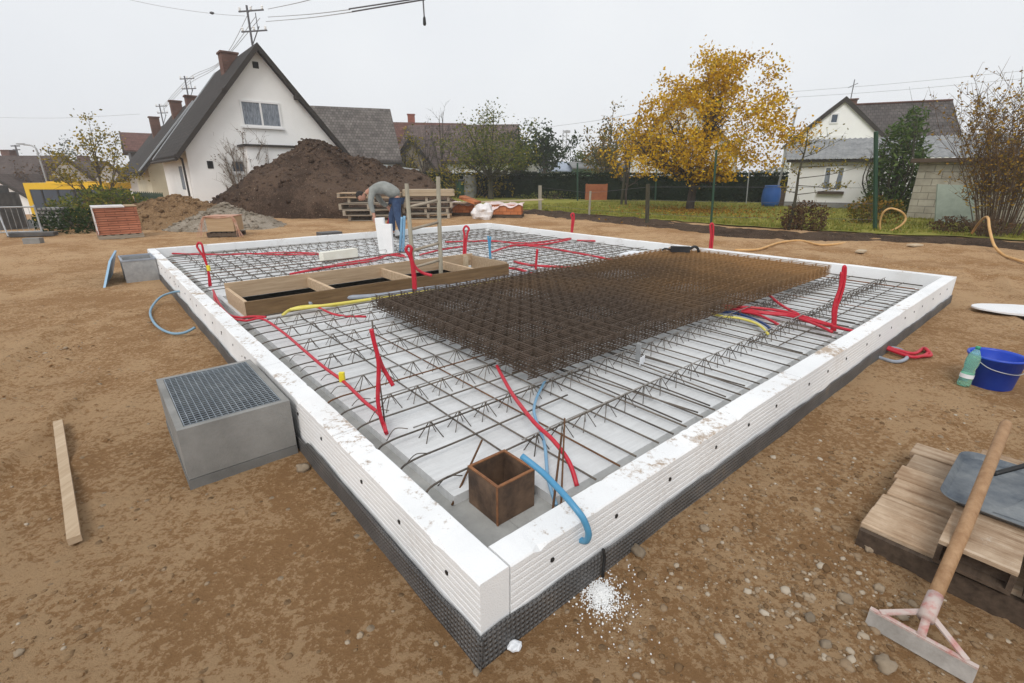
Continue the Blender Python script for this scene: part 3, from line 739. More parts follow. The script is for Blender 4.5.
# rods leaning around the steel box
rod([onz(452, 505, .15), ony(482, 440, 2.3)], 'rust_steel', .006, 'thin rusty rod leaning up just left of the rusty steel box')
rod([S(.50, .17, .15), S(.93, .52, .36)], 'rust_steel', .006, 'thin rusty rod leaning over the front of the rusty steel box')
rod([S(.62, .22, .15), S(.98, .55, .42)], 'rust_steel', .005, 'thin rusty rod leaning right behind the rusty steel box')
b_ = onz(387, 440, .15); rod([b_, ony(372, 320, b_.y+.1)], 'steel', .005, 'thin dark rod standing upright beside the near left red conduits')
rod(cr([S(.165, .5, .165), S(.17, .33, .165), S(.24, .22, .165), S(.40, .17, .165), S(.62, .165, .165)], 6), 'blackpipe', .009, 'black bent edge rod curving round the near inner corner', 'edge rods along the foam rim')
for i in range(9):
    q = S(.30+rnd.uniform(-.04, .05), .75+i*.28); h_ = rnd.uniform(.0, .05)
    rod(cr([q+Vector((0, 0, .20)), q+Vector((.05, .01, .225+h_)), q+Vector((.12, .03, .215+h_))], 4), 'steel', .003, 'thin bent tie wire at the left panel edge', 'tie wires at the left panel edge')

# stack of mesh mats
mu0, mu1, mv0, mv1 = 1.35, 7.12, 1.25, 3.68
pr = MB()
nl, nt_ = 16, 40
for i in range(nl):
    vv = (mv1-mv0)*i/(nl-1); pr.bar((0, vv, 0), (mu1-mu0, vv, 0), .0049, 6)
for i in range(nt_):
    uu = .06+(mu1-mu0-.12)*i/(nt_-1); pr.bar((uu, -.03, .0086), (uu, mv1-mv0+.03, .0086), .0047, 6)
mo = pr.build('reinforcing_mat', 'mesh_steel', None, None, recalc=False); mo.rotation_euler.z = ANG
zb = ZP+.115; NM = 9
mnames = ['lowest'] + [f'{x} from the bottom' for x in ('second', 'third', 'fourth')] + [f'{x} from the top' for x in ('fifth', 'fourth', 'third', 'second')] + ['topmost']
cc_ = S((mu0+mu1)/2, (mv0+mv1)/2)
for i in range(NM):
    o = mo if i == 0 else mo.copy()
    if i: C.objects.link(o)
    p = S((mu0+mu1)/2+rnd.gauss(0, .0035), (mv0+mv1)/2+rnd.gauss(0, .0035))
    o.location = (p.x, p.y, zb+i*.0172)
    o.rotation_euler = (rnd.gauss(0, .0003), rnd.gauss(0, .0003), ANG+rnd.gauss(0, .0004))
    tag(o, f'rusty welded mesh mat, {mnames[i]} of the stack on the slab', 'mesh mat', 'stacked reinforcing mats')
b = MB(); b.bar(S(1.45, 1.5, zb+.04), S(1.45, 3.3, zb+.04), .004)

# rusty box former
root = empty('steel_box_former', S(.5, .5, ZL), ANG, 'open rusty square steel box standing inside the near corner', 'box')
b = MB(); t = .012
b.b(-.112, .112, -.112, -.112+t, .001, .20); b.b(-.112, .112, .112-t, .112, .001, .20); b.b(-.112, -.112+t, -.112+t, .112-t, .001, .20); b.b(.112-t, .112, -.112+t, .112-t, .001, .20)
b.build('plates', 'rust_plate', root)
b = MB()
for (x0, x1, y0, y1) in ((-.114, .114, -.114, -.100), (-.114, .114, .100, .114), (-.114, -.100, -.100, .100), (.100, .114, -.100, .100)): b.b(x0, x1, y0, y1, .201, .207)
b.b(-.116, -.112, -.116, -.104, .002, .20)
b.build('rim', 'rust_edge', root)

# boarded stair opening
root = empty('stair_opening_formwork', S(.35, 4.60, ZP), ANG, 'long wooden board frame around the stair opening with cross pieces', 'formwork')
Lb, Wb, hb, tb = 3.65, 1.0, .215, .035
MB().b(0, Lb, 0, tb, .001, hb-.03).build('board', 'w_brown', root)
MB().b(0, Lb, Wb-tb-.03, Wb-.03, .045, hb+.02).build('board', 'w_tan', root)
MB().b(.0, tb, tb+.001, Wb-tb-.032, .001, hb-.035).build('board', 'w_tan', root)
MB().b(Lb-tb, Lb, tb+.001, Wb-tb-.032, .001, hb-.01).build('board', 'w_tan', root)
for x in (.95, 2.0, 3.0): MB().b(x, x+.045, tb+.001, Wb-tb-.032, .06, hb-.035).build('cross_piece', 'w_tan', root)
MB().b(3.45, 3.515, Wb-tb-.10, Wb-tb-.032, -.3, hb).build('corner_post', 'w_pale', root)

# ladder
root = empty('wooden_ladder', S(2.70, 4.87, -2.3), ANG, 'grey wooden ladder sticking up out of the boarded stair opening', 'ladder')
b1, b2 = ony(414, 280, 6.62), ony(441, 275, 6.86); t1, t2 = ony(406.5, 183.5, 6.62), ony(438, 176.5, 6.86)
inv = Matrix.Rotation(-ANG, 3, 'Z')
loc = lambda p: inv @ (Vector(p)-root.location)
d1, d2 = (b1-t1), (b2-t2)
for (t_, d_) in ((t1, d1), (t2, d2)):
    MB().bar(loc(t_), loc(t_+d_*2.6), .028, 8, .034).build('stile', 'w_greyz', root, smooth=True)
for (ya, yb) in ((206, 199), (228, 220.5), (249.5, 241.5), (267, 259)):
    fa, fb = (ya-183.5)/(280-183.5), (yb-176.5)/(275-176.5)
    MB().bar(loc(t1+d1*fa), loc(t2+d2*fb), .019, 8).build('rung', 'w_grey', root, smooth=True)

# ------------------------------------------------------------------ light wells
root = empty('concrete_light_well', S(-.34, 2.29, 0), ANG, 'square grey concrete light well with galvanised grating on the left side', 'light well')
w, d, h = .62, .98, .365   # x = u, y = v
x0, x1, y0, y1, t = -.275, .30, -.435, .475, .036
def ring(b_, x0, x1, y0, y1, t, z0, z1):
    b_.b(x0, x1, y0, y0+t, z0, z1); b_.b(x0, x1, y1-t, y1, z0, z1); b_.b(x0, x0+t, y0+t, y1-t, z0, z1); b_.b(x1-t, x1, y0+t, y1-t, z0, z1)
b = MB(); ring(b, x0, x1, y0, y1, t, .062, h); o = b.build('upper_ring', 'concrete', root)
b = MB(); ring(b, x0-.004, x1, y0-.004, y1+.004, t, -.5, .058); b.build('lower_ring', 'concrete_low', root)
gr = empty('grating', (0, 0, h-.028)); gr.parent = root
gx0, gx1, gy0, gy1 = x0+t+.003, x1-t-.003, y0+t+.003, y1-t-.003
b = MB(); ring(b, gx0, gx1, gy0, gy1, .004, 0, .030); b.build('grating_frame', 'galv', gr)
b = MB()
nb = 16
for i in range(1, nb):
    x = gx0+(gx1-gx0)*i/nb; b.b(x-.0014, x+.0014, gy0+.005, gy1-.005, .002, .0275)
b.build('bearing_bar', 'galv', gr)
b = MB(); nb = 27
for i in range(1, nb):
    y = gy0+(gy1-gy0)*i/nb; b.b(gx0+.005, gx1-.005, y-.0022, y+.0022, .0245, .0295)
b.build('cross_rod', 'galv', gr)
root = empty('plastic_light_well', S(-.22, 9.2, 0), ANG, 'open grey light well at the far end of the left side', 'light well')
b = MB(); ring(b, -.24, .21, -.33, .33, .03, -.3, .34); b.build('side_wall', 'galv_grey', root)
b = MB(); ring(b, -.25, .21, -.34, .34, .02, .342, .365); b.build('rim', 'greypipe', root)
b = MB(); p0, p1 = onz(103, 288, 0), onz(111, 274, 0)
q0, q1 = ony(108.5, 261, p0.y+.25), ony(114.5, 250.5, p1.y+.22)
vs4 = [p0, p1, q1, q0]; off = Vector((.03, .01, 0))
b.add([*vs4, *[x+off for x in vs4]], [(0, 1, 2, 3), (7, 6, 5, 4), (0, 4, 5, 1), (1, 5, 6, 2), (2, 6, 7, 3), (3, 7, 4, 0)])
tag(b.build('light_well_lid', 'bluelight'), 'pale blue grey lid leaning on the far light well', 'lid')

# ------------------------------------------------------------------ conduits, pipes, hoses
def pipe(name, label, cat, strands, r, mat, grp=None, n=7, k=5, clip=None):
    if len(strands) == 1 and clip is None:
        b = MB(); b.tube(cr(strands[0], k), r, n)
        return tag(b.build(name, mat, smooth=True, recalc=False), label, cat, grp)
    base = Vector(strands[0][0]); root = empty(name, base, 0, label, cat, grp)
    for s_ in strands:
        b = MB(); b.tube([p-base for p in cr(s_, k)], r, n); b.build('strand', mat, root, smooth=True, recalc=False)
    if clip is not None:
        MB().box(Vector(clip)-base, (.035, .03, .07)).build('clip', 'tag_yellow', root)
    return root
def up(base, pix, z=.2):
    bp = onz(*base, z); return [bp]+[ony(x, y, bp.y) for x, y in pix]
flat = lambda pix, z=.245: [onz(x, y, z) for x, y in pix]
RG = 'red conduit ends standing up from the slab'
l1 = up((209.5, 286.5), [(208, 270), (204, 258), (199, 250), (197, 246), (199, 242.5), (202, 245), (203.5, 252), (206, 262), (209, 274), (211, 286)])
pipe('conduit', 'red conduit loop with a yellow clip standing inside the left foam edge', 'conduit', [l1], .014, 'red', RG, clip=ony(208.5, 268, l1[0].y-.03))
pipe('conduit', 'red conduit loop with a side branch standing in front of the wooden ladder', 'conduit',
     [up((414, 291), [(413, 275), (411.5, 262), (409, 255), (406, 250), (408, 246), (411.5, 248), (411, 254), (413, 264), (415, 278), (415.5, 290)], .3), up((412, 262), [], .3)[:0]+[ony(x, y, 6.1) for x, y in ((412.5, 262), (416, 268), (423, 273), (432, 275.5))]], .019, 'red', RG)
pipe('conduit', 'red conduit loop standing behind the right end of the stair boards', 'conduit', [up((463.5, 256), [(464, 245), (464.5, 235), (463.5, 229.5), (466, 226), (469, 229), (467.5, 233), (466, 243), (465.5, 256)])], .02, 'red', RG)
pipe('conduit', 'red conduit standing at the far right foam edge before the lawn', 'conduit', [up((571, 238), [(571.5, 228), (572.2, 219), (571, 215), (573.5, 213.5), (574, 219), (572.5, 230), (572, 238)])], .021, 'red', RG)
pipe('conduit', 'red conduit standing in line with the green metal fence post', 'conduit', [up((709.5, 255), [(710, 245), (711, 235), (710.3, 225), (713, 224.5), (713, 236), (711, 254)])], .019, 'red', RG)
pipe('conduit', 'single straight red conduit standing between stair boards and mesh stack', 'conduit', [up((535.5, 274), [(536.2, 262), (537.3, 249)])], .019, 'red', RG)
A_ = up((833, 331), [(834, 318), (834.5, 308), (838, 295), (842, 282), (843.5, 267.5), (845.5, 268.5), (844, 284), (840.5, 297), (837, 306), (835.5, 318), (835, 331)])
B_ = up((831.5, 331), [(833, 320), (833, 311), (835.5, 300), (840, 287), (841.5, 272)])
pipe('conduit', 'tall bent bundle of red conduits near the right front foam edge', 'conduit', [A_, B_], .013, 'red', RG)
A_ = up((387, 434), [(383, 424), (380, 413), (378, 400), (378.2, 385), (378.8, 370), (378, 357), (374.5, 343), (371.3, 329)])
B_ = [ony(x, y, A_[0].y+.05) for x, y in ((378.5, 357), (382, 366), (387.5, 376), (393, 385.5))]
pipe('conduit', 'pair of crossed red conduits standing nearest the left front', 'conduit', [A_, B_], .0125, 'red', RG)
pipe('conduit', 'red conduit arching from under the mesh stack to the near panels', 'conduit', [[onz(497, 366, .30), onz(501, 374, .32), onz(513, 395, .34), onz(534, 422, .35), onz(553, 440, .34), onz(569, 462, .28), onz(577, 486, .20)]], .0125, 'red')
RF = 'red conduits lying over the panels'
pts = [(214, 292), (216, 303), (229, 316.6), (245.6, 320.7), (262, 318.7), (282.5, 332), (303, 349.4), (323.4, 366.8), (344, 382), (364.4, 401.7), (380, 415), (386, 432)]
pipe('conduit', 'long red conduit with yellow clip lying parallel to the left foam edge', 'conduit', [flat(pts, .26), flat([(213, 290), (219, 303), (228, 314), (240, 317.5), (252, 316.5), (266, 317)], .27)], .0125, 'red', RF, clip=onz(342, 377, .29))
pipe('conduit', 'red conduit running straight across the panels behind the stair opening', 'conduit', [flat([(172, 253.5), (222, 254.6), (250, 253.6), (275, 254.6), (319, 254.5)]), flat([(255, 254), (285, 252.5), (319, 253.5)], .25)], .016, 'red', RF)
pipe('conduit', 'spread bundle of red conduits lying just behind the stair boards', 'conduit', [flat([(290, 274), (331, 267), (360, 262), (387, 255.5), (406, 257)], .25), flat([(300, 272), (340, 264), (370, 259), (395, 254), (404, 255.5)], .25), flat([(320, 268), (345, 265), (372, 261), (386, 256)], .27)], .016, 'red', RF)
pipe('conduit', 'red conduit lying from the ladder towards the far right foam edge', 'conduit', [flat([(445, 242), (490, 241), (515, 243), (538, 242.5), (555, 240), (571, 238.5)]), flat([(577, 240.5), (595, 241), (612, 242)])], .02, 'red', RF)
pipe('conduit', 'red conduit lying diagonally over the far panels to the mesh stack', 'conduit', [flat([(491, 252.5), (512, 246), (538.5, 246.5), (568, 251.5), (598, 257), (622, 262)]), flat([(510, 245.5), (540, 244.5), (552, 243), (570, 239.5)], .26)], .02, 'red', RF)
pipe('conduit', 'red conduit lying behind the mesh stack at its left end', 'conduit', [flat([(514, 261.5), (530, 265), (560, 267), (592, 268.5)]), flat([(508, 268), (520, 269.5), (534, 274), (550, 275)], .25)], .02, 'red', RF)
pipe('conduit', 'thin red conduit across the far panels near the lawn side', 'conduit', [flat([(622, 243), (650, 247), (676, 251)], .25)], .016, 'red', RF)
pipe('conduit', 'red conduits crossing near the ladder foot', 'conduit', [flat([(420, 255), (440, 250), (463, 246.5)], .25)], .018, 'red', RF)
pipe('conduit', 'short red conduit curving out from under the yellow pipe to the mesh stack', 'conduit', [flat([(300, 308), (316, 307), (331, 313.3), (345, 316), (366, 316.5)], .25)], .0125, 'red', RF)
pipe('conduit', 'thick bundle of red conduits from the mesh stack to the right front foam', 'conduit', [flat([(722, 305), (733, 306), (759, 311.6), (785.5, 314), (820.6, 323), (853, 331)], .27), flat([(724, 308), (742, 310), (765, 313.5), (790, 316), (815, 324), (832, 332)], .26), flat([(722, 306), (745, 307), (775, 310), (800, 315.5), (832, 325)], .28), flat([(768, 294), (777, 302), (787, 308.5), (798, 314)], .29), flat([(738, 311), (756, 314), (770, 320), (779, 325)], .25)], .0145, 'red', RF)
pipe('cable', 'yellow pipe ending beside the red bundle at the mesh stack', 'cable', [flat([(712, 314), (724, 316.5), (738, 318), (754, 322.5), (763, 328), (768, 334)], .25)], .013, 'yellow')
pipe('cable', 'navy blue cable ending beside the red bundle at the mesh stack', 'cable', [flat([(718, 312), (735, 313), (750, 317.5), (762.6, 323), (771, 329)], .25)], .013, 'navy')
pipe('cable', 'light grey cable between the yellow pipe and the navy cable', 'cable', [flat([(716, 313.5), (735, 316), (752, 320), (762, 326), (769, 331)], .25)], .011, 'greypipe')
pipe('conduit', 'red conduits sticking out under the right front foam onto the earth', 'conduit', [[onz(872, 341, .10), onz(880, 344.5, .07), onz(897, 350, .05), onz(914, 353.5, .04), onz(924, 348, .03), onz(928, 353, .03), onz(920, 357, .02)], [onz(874, 343, .08), onz(893, 351, .04), onz(912, 357, .03), onz(922, 356, .03), onz(931, 355, .03), onz(925, 348, .05)]], .016, 'red')
pipe('hose', 'grey hose loop sticking out under the right front foam', 'hose', [[onz(866, 351, .08), onz(878, 357, .02), onz(893, 361.5, .02), onz(903, 360.5, .02), onz(907, 356.5, .02), onz(901, 350, .02), onz(888, 347, .03), onz(876, 345, .06)]], .017, 'greypipe')
pipe('pipe', 'thick blue pipe bent over the right front foam beside the rusty box', 'pipe', [[S(.46, .31, .515), S(.482, .21, .479), S(.481, .13, .457), S(.474, .06, .442), S(.473, 0, .416), S(.482, -.03, .383), S(.496, -.045, .323), S(.503, -.03, .272), S(.508, .01, .248)]], .0135, 'blue', n=10)
pipe('pipe', 'thin light blue pipe winding across the near panels by the rusty box', 'pipe', [[onz(545.5, 380, .24), onz(537, 397, .24), onz(534, 412, .25), onz(540, 430, .25), onz(545, 447, .24), onz(548, 478, .22), onz(556, 505, .20)]], .0095, 'bluelight')
pipe('pipe', 'pair of light blue pipes standing upright beside the worker', 'pipe', [up((400, 252), [(401, 235), (402, 217)]), up((403, 252), [(403.8, 235), (404.5, 216)])], .026, 'bluelight')
pipe('pipe', 'forked blue pipe standing on the far panels behind the stair boards', 'pipe', [up((490, 261), [(489.5, 250), (488, 236)]), up((491, 261), [(490, 248), (490.5, 236.5)])], .017, 'blue')
pipe('hose', 'pale blue hose looping from the left foam onto the earth', 'hose', [[onz(184, 291, .2), onz(172, 292.5, .16), onz(160, 297.5, .08), onz(150.5, 310, .03), onz(153, 321, .025), onz(161, 329, .025), onz(173, 333.5, .03), onz(185, 332.5, .05), onz(195, 327.5, .1)]], .014, 'bluehose')
pipe('pipe', 'yellow pipe lying along the stair boards beside the mesh stack', 'pipe', [flat([(283, 315), (290, 310), (305, 306.5), (339, 305), (378, 299.5), (417, 294), (456, 288.8), (495, 282), (534, 276)], .25), flat([(290, 309.5), (340, 303.5), (400, 295), (460, 287)], .27)], .017, 'yellow')
pipe('pipe', 'grey pipe lying between the stair boards and the yellow pipe', 'pipe', [flat([(309, 304), (320, 300), (345, 297.5), (378, 295.5), (425, 288.8), (459, 284.7), (500, 278.5), (520, 275), (536, 271)], .25)], .027, 'greypipe')
pipe('hose', 'tan hose lying on the earth and looping up at the green fence post', 'hose', [[onz(x, y, .03) for x, y in ((735, 250), (758, 249.4), (778, 243), (800, 240.5), (822, 245), (850, 242), (866, 238))]+[ony(875, 235.6, 14.5), ony(893, 230, 14.4), ony(903, 223.5, 14.3), ony(905.5, 217, 14.3), ony(900, 211, 14.3), ony(890, 208.5, 14.4), ony(883, 213, 14.5), ony(880, 222, 14.6), ony(880, 233, 14.6)]], .028, 'orangehose')
pipe('hose', 'tan hose coming down from the bare shrub at the right', 'hose', [[ony(972, 233, 12.6), ony(978, 224, 12.2), ony(984, 218, 11.8), ony(988, 218, 11.4), ony(989.5, 229, 11.1), ony(994, 245, 10.7), ony(1003, 254.5, 10.3), onz(1013, 258.5, .05), onz(1030, 263, .04), onz(1060, 268, .04)]], .027, 'orangehose')

# black tool and papers on the stack
p = S(6.9, 3.35, zb+.21)
root = empty('power_tool', onz(683, 252, zb+.155), R(-10), 'black hand tool lying on the far end of the mesh stack', 'tool')
MB().b(-.20, .10, -.045, .045, .0, .09).build('tool_body', 'black_tool', root)
b = MB(); b.tube(cr([(.1, 0, .05), (.16, 0, .09), (.22, .02, .07), (.25, .03, .0)], 5), .022, 8); b.build('tool_handle', 'black_tool', root, smooth=True)
b = MB(); b.tube(cr([(-.2, 0, .03), (-.28, 0, .05), (-.33, .02, .02)], 4), .014, 6); b.build('cord', 'black_tool', root, smooth=True)
q = onz(637, 366, .2); root = empty('label_strip', q, ANG, 'white paper label clipped to a girder at the mesh stack corner', 'label')
MB().b(-.006, .006, -.02, .02, .05, .19).build('clip', 'galv_grey', root)
b = MB(); b.box((.02, -.03, .05), (.09, .004, .07), .2); b.build('paper', 'paper', root)
q = onz(632, 254, .26); b = MB(); b.box(q, (.55, .25, .05), ANG+.2); tag(b.build('paper_sack', 'paper'), 'flat white paper sack lying on the far panels behind the mesh stack', 'sack')

# foam boards by the worker
q = onz(383.5, 253, ZP); b = MB(); b.box(q+Vector((0, 0, .34)), (.17, .10, .68), -.05, Matrix.Rotation(R(-3), 3, 'Y'))
tag(b.build('foam_offcut', 'foam_clean'), 'taller white foam strip standing upright in front of the worker', 'foam strip')
q = onz(390.5, 253.5, ZP); b = MB(); b.box(q+Vector((0.02, -.16, .29)), (.17, .10, .58), -.05)
tag(b.build('foam_offcut', 'foam_clean'), 'shorter white foam strip standing upright in front of the worker', 'foam strip')
a, c = onz(322, 262, .21), onz(356, 257, .21); b = MB(); b.beam(a+Vector((0, 0, .09)), c+Vector((0, 0, .09)), .14, .15)
tag(b.build('foam_offcut', 'foam_yellow'), 'cream foam strip lying flat behind the stair boards', 'foam strip')
q = onz(330, 239, ZP); b = MB(); b.box(q+Vector((0, 0, .09)), (.5, .35, .16), ANG); tag(b.build('mortar_tub', 'membrane'), 'dark grey block on the back panels left of the worker', 'block')

# ------------------------------------------------------------------ foreground right: deck, boxes, tray, squeegee
D0 = onz(862, 523, .12); D0.z = 0
root = empty('timber_deck', D0, ANG, 'low weathered deck of wide planks on the earth at the lower right', 'deck')
xw = [0, .19, .36, .56, .73, .93, 1.09]
for i in range(6):
    o = MB().b(xw[i]+.004, xw[i+1]-.004, -1.25, rnd.uniform(-.02, .02), .085, .12+rnd.uniform(-.006, .006)).build('plank', 'w_deck', root)
    o.modifiers.new('bv', 'BEVEL').width = .004
for y in (-.06, -.62, -1.18): MB().b(.01, 1.08, y-.05, y+.05, -.02, .083).build('runner', 'w_dark', root)
MB().b(-.03, -.002, -1.25, .0, -.02, .10).build('front_board', 'w_dark', root)
def boxbeam(lab, v0, v1, u0, u1, ztop):
    r_ = empty('formwork_box', D0+Vector((0, 0, .122)), ANG, lab, 'formwork box', 'hollow timber boxes on the deck')
    t = .018; h = ztop
    MB().b(u0, u1, v0, v1, h-t, h).build('top_board', 'w_deck', r_)
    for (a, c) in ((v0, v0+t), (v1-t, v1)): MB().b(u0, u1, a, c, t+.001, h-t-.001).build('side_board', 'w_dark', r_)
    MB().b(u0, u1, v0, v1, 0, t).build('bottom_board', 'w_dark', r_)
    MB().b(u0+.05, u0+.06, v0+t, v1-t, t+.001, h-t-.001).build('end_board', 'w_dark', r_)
boxbeam('hollow wooden box under the left edge of the steel tray', -.50, -.265, -.055, 1.02, .11)
boxbeam('hollow wooden box under the middle of the steel tray', -.79, -.53, -.04, 1.0, .105)
boxbeam('hollow wooden box at the right edge of the deck', -1.10, -.82, -.045, 1.0, .11)
# steel tray
root = empty('steel_tray', D0+Matrix.Rotation(ANG, 3, 'Z') @ Vector((.57, -.54, .236)), ANG, 'worn blue grey steel tray with a raised lip lying on the wooden boxes', 'tray')
def rr(w, d, r, n=6):
    pts = []
    for cx_, cy_, a0 in ((w-r, d-r, 0), (-w+r, d-r, 90), (-w+r, -d+r, 180), (w-r, -d+r, 270)):
        for k_ in range(n+1):
            a = R(a0+90*k_/n); pts.append((cx_+r*math.cos(a), cy_+r*math.sin(a)))
    return pts
P1, P2 = rr(.28, .32, .07), rr(.305, .345, .08); b = MB()
n = len(P1); b.v += [(x, y, .004) for x, y in P1]+[(x, y, .028) for x, y in P2]+[(x*1.005, y*1.005, .024) for x, y in P2]+[(x, y, 0) for x, y in P1]
b.f.append(tuple(range(n))); b.f.append(tuple(range(4*n-1, 3*n-1, -1)))
for i in range(n):
    j = (i+1) % n
    for a in (0, 1, 2): b.f.append((a*n+i, (a+1)*n+i, (a+1)*n+j, a*n+j))
b.build('tray_sheet', 'traymetal', root)
b = MB(); pp = []
for i in range(9):
    t_ = i/8; pp.append((-.22+.50*t_, -.10-.05*math.sin(t_*3), .0+.16*t_))
for i in range(9):
    x, y, z = pp[i]; b.v += [(x, y, z+.005), (x-.02, y+.26*(1-.3*i/8), .006+.02*i/8), (x-.02, y+.26*(1-.3*i/8), .002+.02*i/8), (x, y-.004, max(.004, z-.06))]
for i in range(8):
    for j in range(3): b.f.append((i*4+j, (i+1)*4+j, (i+1)*4+j+1, i*4+j+1))
b.build('trowel_blade', 'traymetal', root)
b = MB(); b.tube(cr([(.10, .2, .03), (.2, .12, .07), (.30, .05, .10), (.40, .0, .10)], 5), .012, 7); b.build('trowel_handle', 'black', root, smooth=True)
b = MB(); b.box(S(*UV((2.66, 2.0)), .255), (.3, .12, .05), ANG+.6); tag(b.build('wood_offcut', 'w_pale'), 'pale wood offcut behind the steel tray', 'offcut')
# squeegee
hl, hr = Vector((1.372, 1.432, .004)), Vector((1.572, 1.192, .004))
mid = (hl+hr)/2; root = empty('floor_scraper', mid, math.atan2(hr.y-hl.y, hr.x-hl.x), 'wooden handled scraper with a worn red and grey metal head', 'scraper')
Lh = (hr-hl).length; inv = Matrix.Rotation(-root.rotation_euler.z, 3, 'Z'); lc = lambda p: inv @ (Vector(p)-mid)
neck = lc(onz(928, 613, .115)); topp = lc(onz(1007, 422, .50))
b = MB(); lean = Matrix.Rotation(R(18), 3, 'X')
b.box((0, .0, .033), (Lh, .008, .064), mat=Matrix.Rotation(R(-14), 3, 'X')); b.build('blade', 'worn_metal', root)
b = MB(); b.box((0, .012, .066), (Lh, .018, .008)); b.build('back_strip', 'pinkred', root)
for s_ in (-1, 1): MB().beam((s_*Lh*.40, .014, .070), neck+Vector((s_*.016, -.004, -.004)), .022, .007).build('brace', 'pinkred', root)
b = MB(); dn = (topp-neck).normalized(); b.beam(Vector((0, .012, .070)), neck, .026, .009); b.bar(neck-dn*.03, neck+dn*.09, .026, 10, .0255); b.build('socket', 'pinkred', root, smooth=True)
b = MB(); b.tube([neck+dn*.05, neck+dn*.5+Vector((.004, 0, .003)), topp-dn*.02, topp], [.0235, .0245, .0235, .016], 12); b.build('handle', 'w_handle', root, smooth=True)

# bucket and bottle
bk = onz(992, 388, 0); bk.z = gz(bk.x, bk.y)
root = empty('bucket', bk+Vector((.06, .10, 0)), 0, 'blue plastic builder bucket on the earth at the right', 'bucket')
b = MB(); b.lathe([(.145, .0), (.15, .004), (.178, .25), (.188, .252), (.188, .268), (.174, .268), (.170, .25), (.142, .012), (.001, .012)], 36); b.build('shell', 'bucket', root, smooth=True)
b = MB(); b.tube(cr([(-.19, 0, .25), (-.15, -.12, .19), (0, -.195, .165), (.15, -.12, .19), (.19, 0, .25)], 8), .004, 6); b.build('bail', 'galv_grey', root, smooth=True)
bt = onz(963, 385, 0); bt.z = gz(bt.x, bt.y)
root = empty('water_bottle', bt, 0, 'green see-through plastic bottle standing beside the blue bucket', 'bottle')
root.rotation_euler = (0, R(4), 0)
pf = [(.030, 0), (.043, .006), (.045, .03), (.043, .06), (.045, .065), (.0445, .11), (.040, .14), (.0385, .15), (.040, .16), (.045, .19), (.0455, .23), (.040, .265), (.024, .30), (.0145, .318), (.0145, .325)]
b = MB(); b.lathe(pf, 24); b.build('bottle_body', 'bottle', root, smooth=True)
b = MB(); b.lathe([(.0165, .322), (.0165, .342), (.014, .345)], 16); b.build('cap', 'bottlecap', root, smooth=True)
b = MB(); b.lathe([(.0463, .075), (.0460, .108)], 24, cap0=False, cap1=False); b.build('label_band', 'paper', root, smooth=True)
# white sheet lying at the right
b = MB(); c0 = onz(1034, 316, .0); n = 40; prof = []
for i in range(n):
    a = 2*math.pi*i/n; rr_ = 1+.05*MN.noise(Vector((math.cos(a)*2, math.sin(a)*2, 4)))
    x, y = .62*rr_*math.cos(a), .30*rr_*math.sin(a); rz = R(-22)
    prof.append((c0.x+x*math.cos(rz)-y*math.sin(rz), c0.y+x*math.sin(rz)+y*math.cos(rz)))
zs = max(gz(c0.x+dx, c0.y+dy) for dx in (-.4, 0, .4) for dy in (-.2, 0, .2))+.012
b.prism(prof, lambda x, y: (x, y, zs), lambda x, y: (x, y, zs+.02+.01*MN.noise(Vector((x*3, y*3, 0)))))
tag(b.build('foam_sheet', 'white', smooth=False), 'oval white plastic sheet lying on the earth at the right', 'sheet')
# plank left
a, c = onz(57, 419, .03), onz(75, 541, .03); b = MB(); b.beam((a.x, a.y, gz(a.x, a.y)+.035), (c.x, c.y, gz(c.x, c.y)+.035), .05, .035)
o = tag(b.build('plank', 'w_batten'), 'single pale wood batten lying on the earth at the left', 'batten'); 
# crumpled cloth at the corner
b = MB(); p = onz(514, 648, 0); stone_mesh(b, (p.x, p.y, gz(p.x, p.y)+.012), .026, 4.2, .5, 9, 14); tag(b.build('paper_scrap', 'paper'), 'crumpled grey white scrap under the near corner', 'scrap')
# ------------------------------------------------------------------ things behind the slab
def pallet_boards(b, w, d, z0, n=6, h=.13):
    for i in range(3): y = -d/2+.05+(d-.1)*i/2; b.b(-w/2, w/2, y-.045, y+.045, z0+.02, z0+h-.022)
    for i in range(n): x = -w/2+.05+(w-.1)*i/(n-1); b.b(x-.05, x+.05, -d/2, d/2, z0+h-.02, z0+h)
    for i in range(3): x = -w/2+.06+(w-.12)*i/2; b.b(x-.05, x+.05, -d/2, d/2, z0, z0+.018)
# brick pack
bp = (onz(99, 240)+onz(145, 237))/2; d_ = onz(145, 237)-onz(99, 240); rzb = math.atan2(d_.y, d_.x)
root = empty('brick_pack', bp+Matrix.Rotation(rzb, 3, 'Z') @ Vector((0, .42, 0))+Vector((0, 0, gz(bp.x, bp.y))), rzb, 'tall pack of red clay bricks in torn white film on a pallet', 'brick pack')
b = MB(); pallet_boards(b, 1.0, .86, 0); b.build('pallet', 'w_grey', root)
b = MB()
for k in range(6): b.box((rnd.gauss(0, .006), rnd.gauss(0, .006), .135+.058+k*.12), (.96+rnd.gauss(0, .008), .82, .114))
b.build('bricks', 'bricks', root)
b = MB()
for sx in (-1,):
    pts_ = [(sx*.485, -.42+.03*MN.noise(Vector((z*5, sx, 0))), z) for z in np.linspace(.16, .87, 10)]
    for (x, y, z) in pts_: b.v += [(x, y, z), (x-sx*.014*(1+MN.noise(Vector((z*7, 1, sx)))), y-.012, z), (x+sx*.012, y+.4, z)]
    o_ = len(b.v)-30
    for i in range(9):
        b.f += [(o_+i*3, o_+i*3+1, o_+i*3+4, o_+i*3+3), (o_+i*3, o_+i*3+3, o_+i*3+5, o_+i*3+2)]
b.box((-.14, 0, .868), (.70, .86, .02)); b.box((-.14, -.425, .855), (.70, .012, .03))
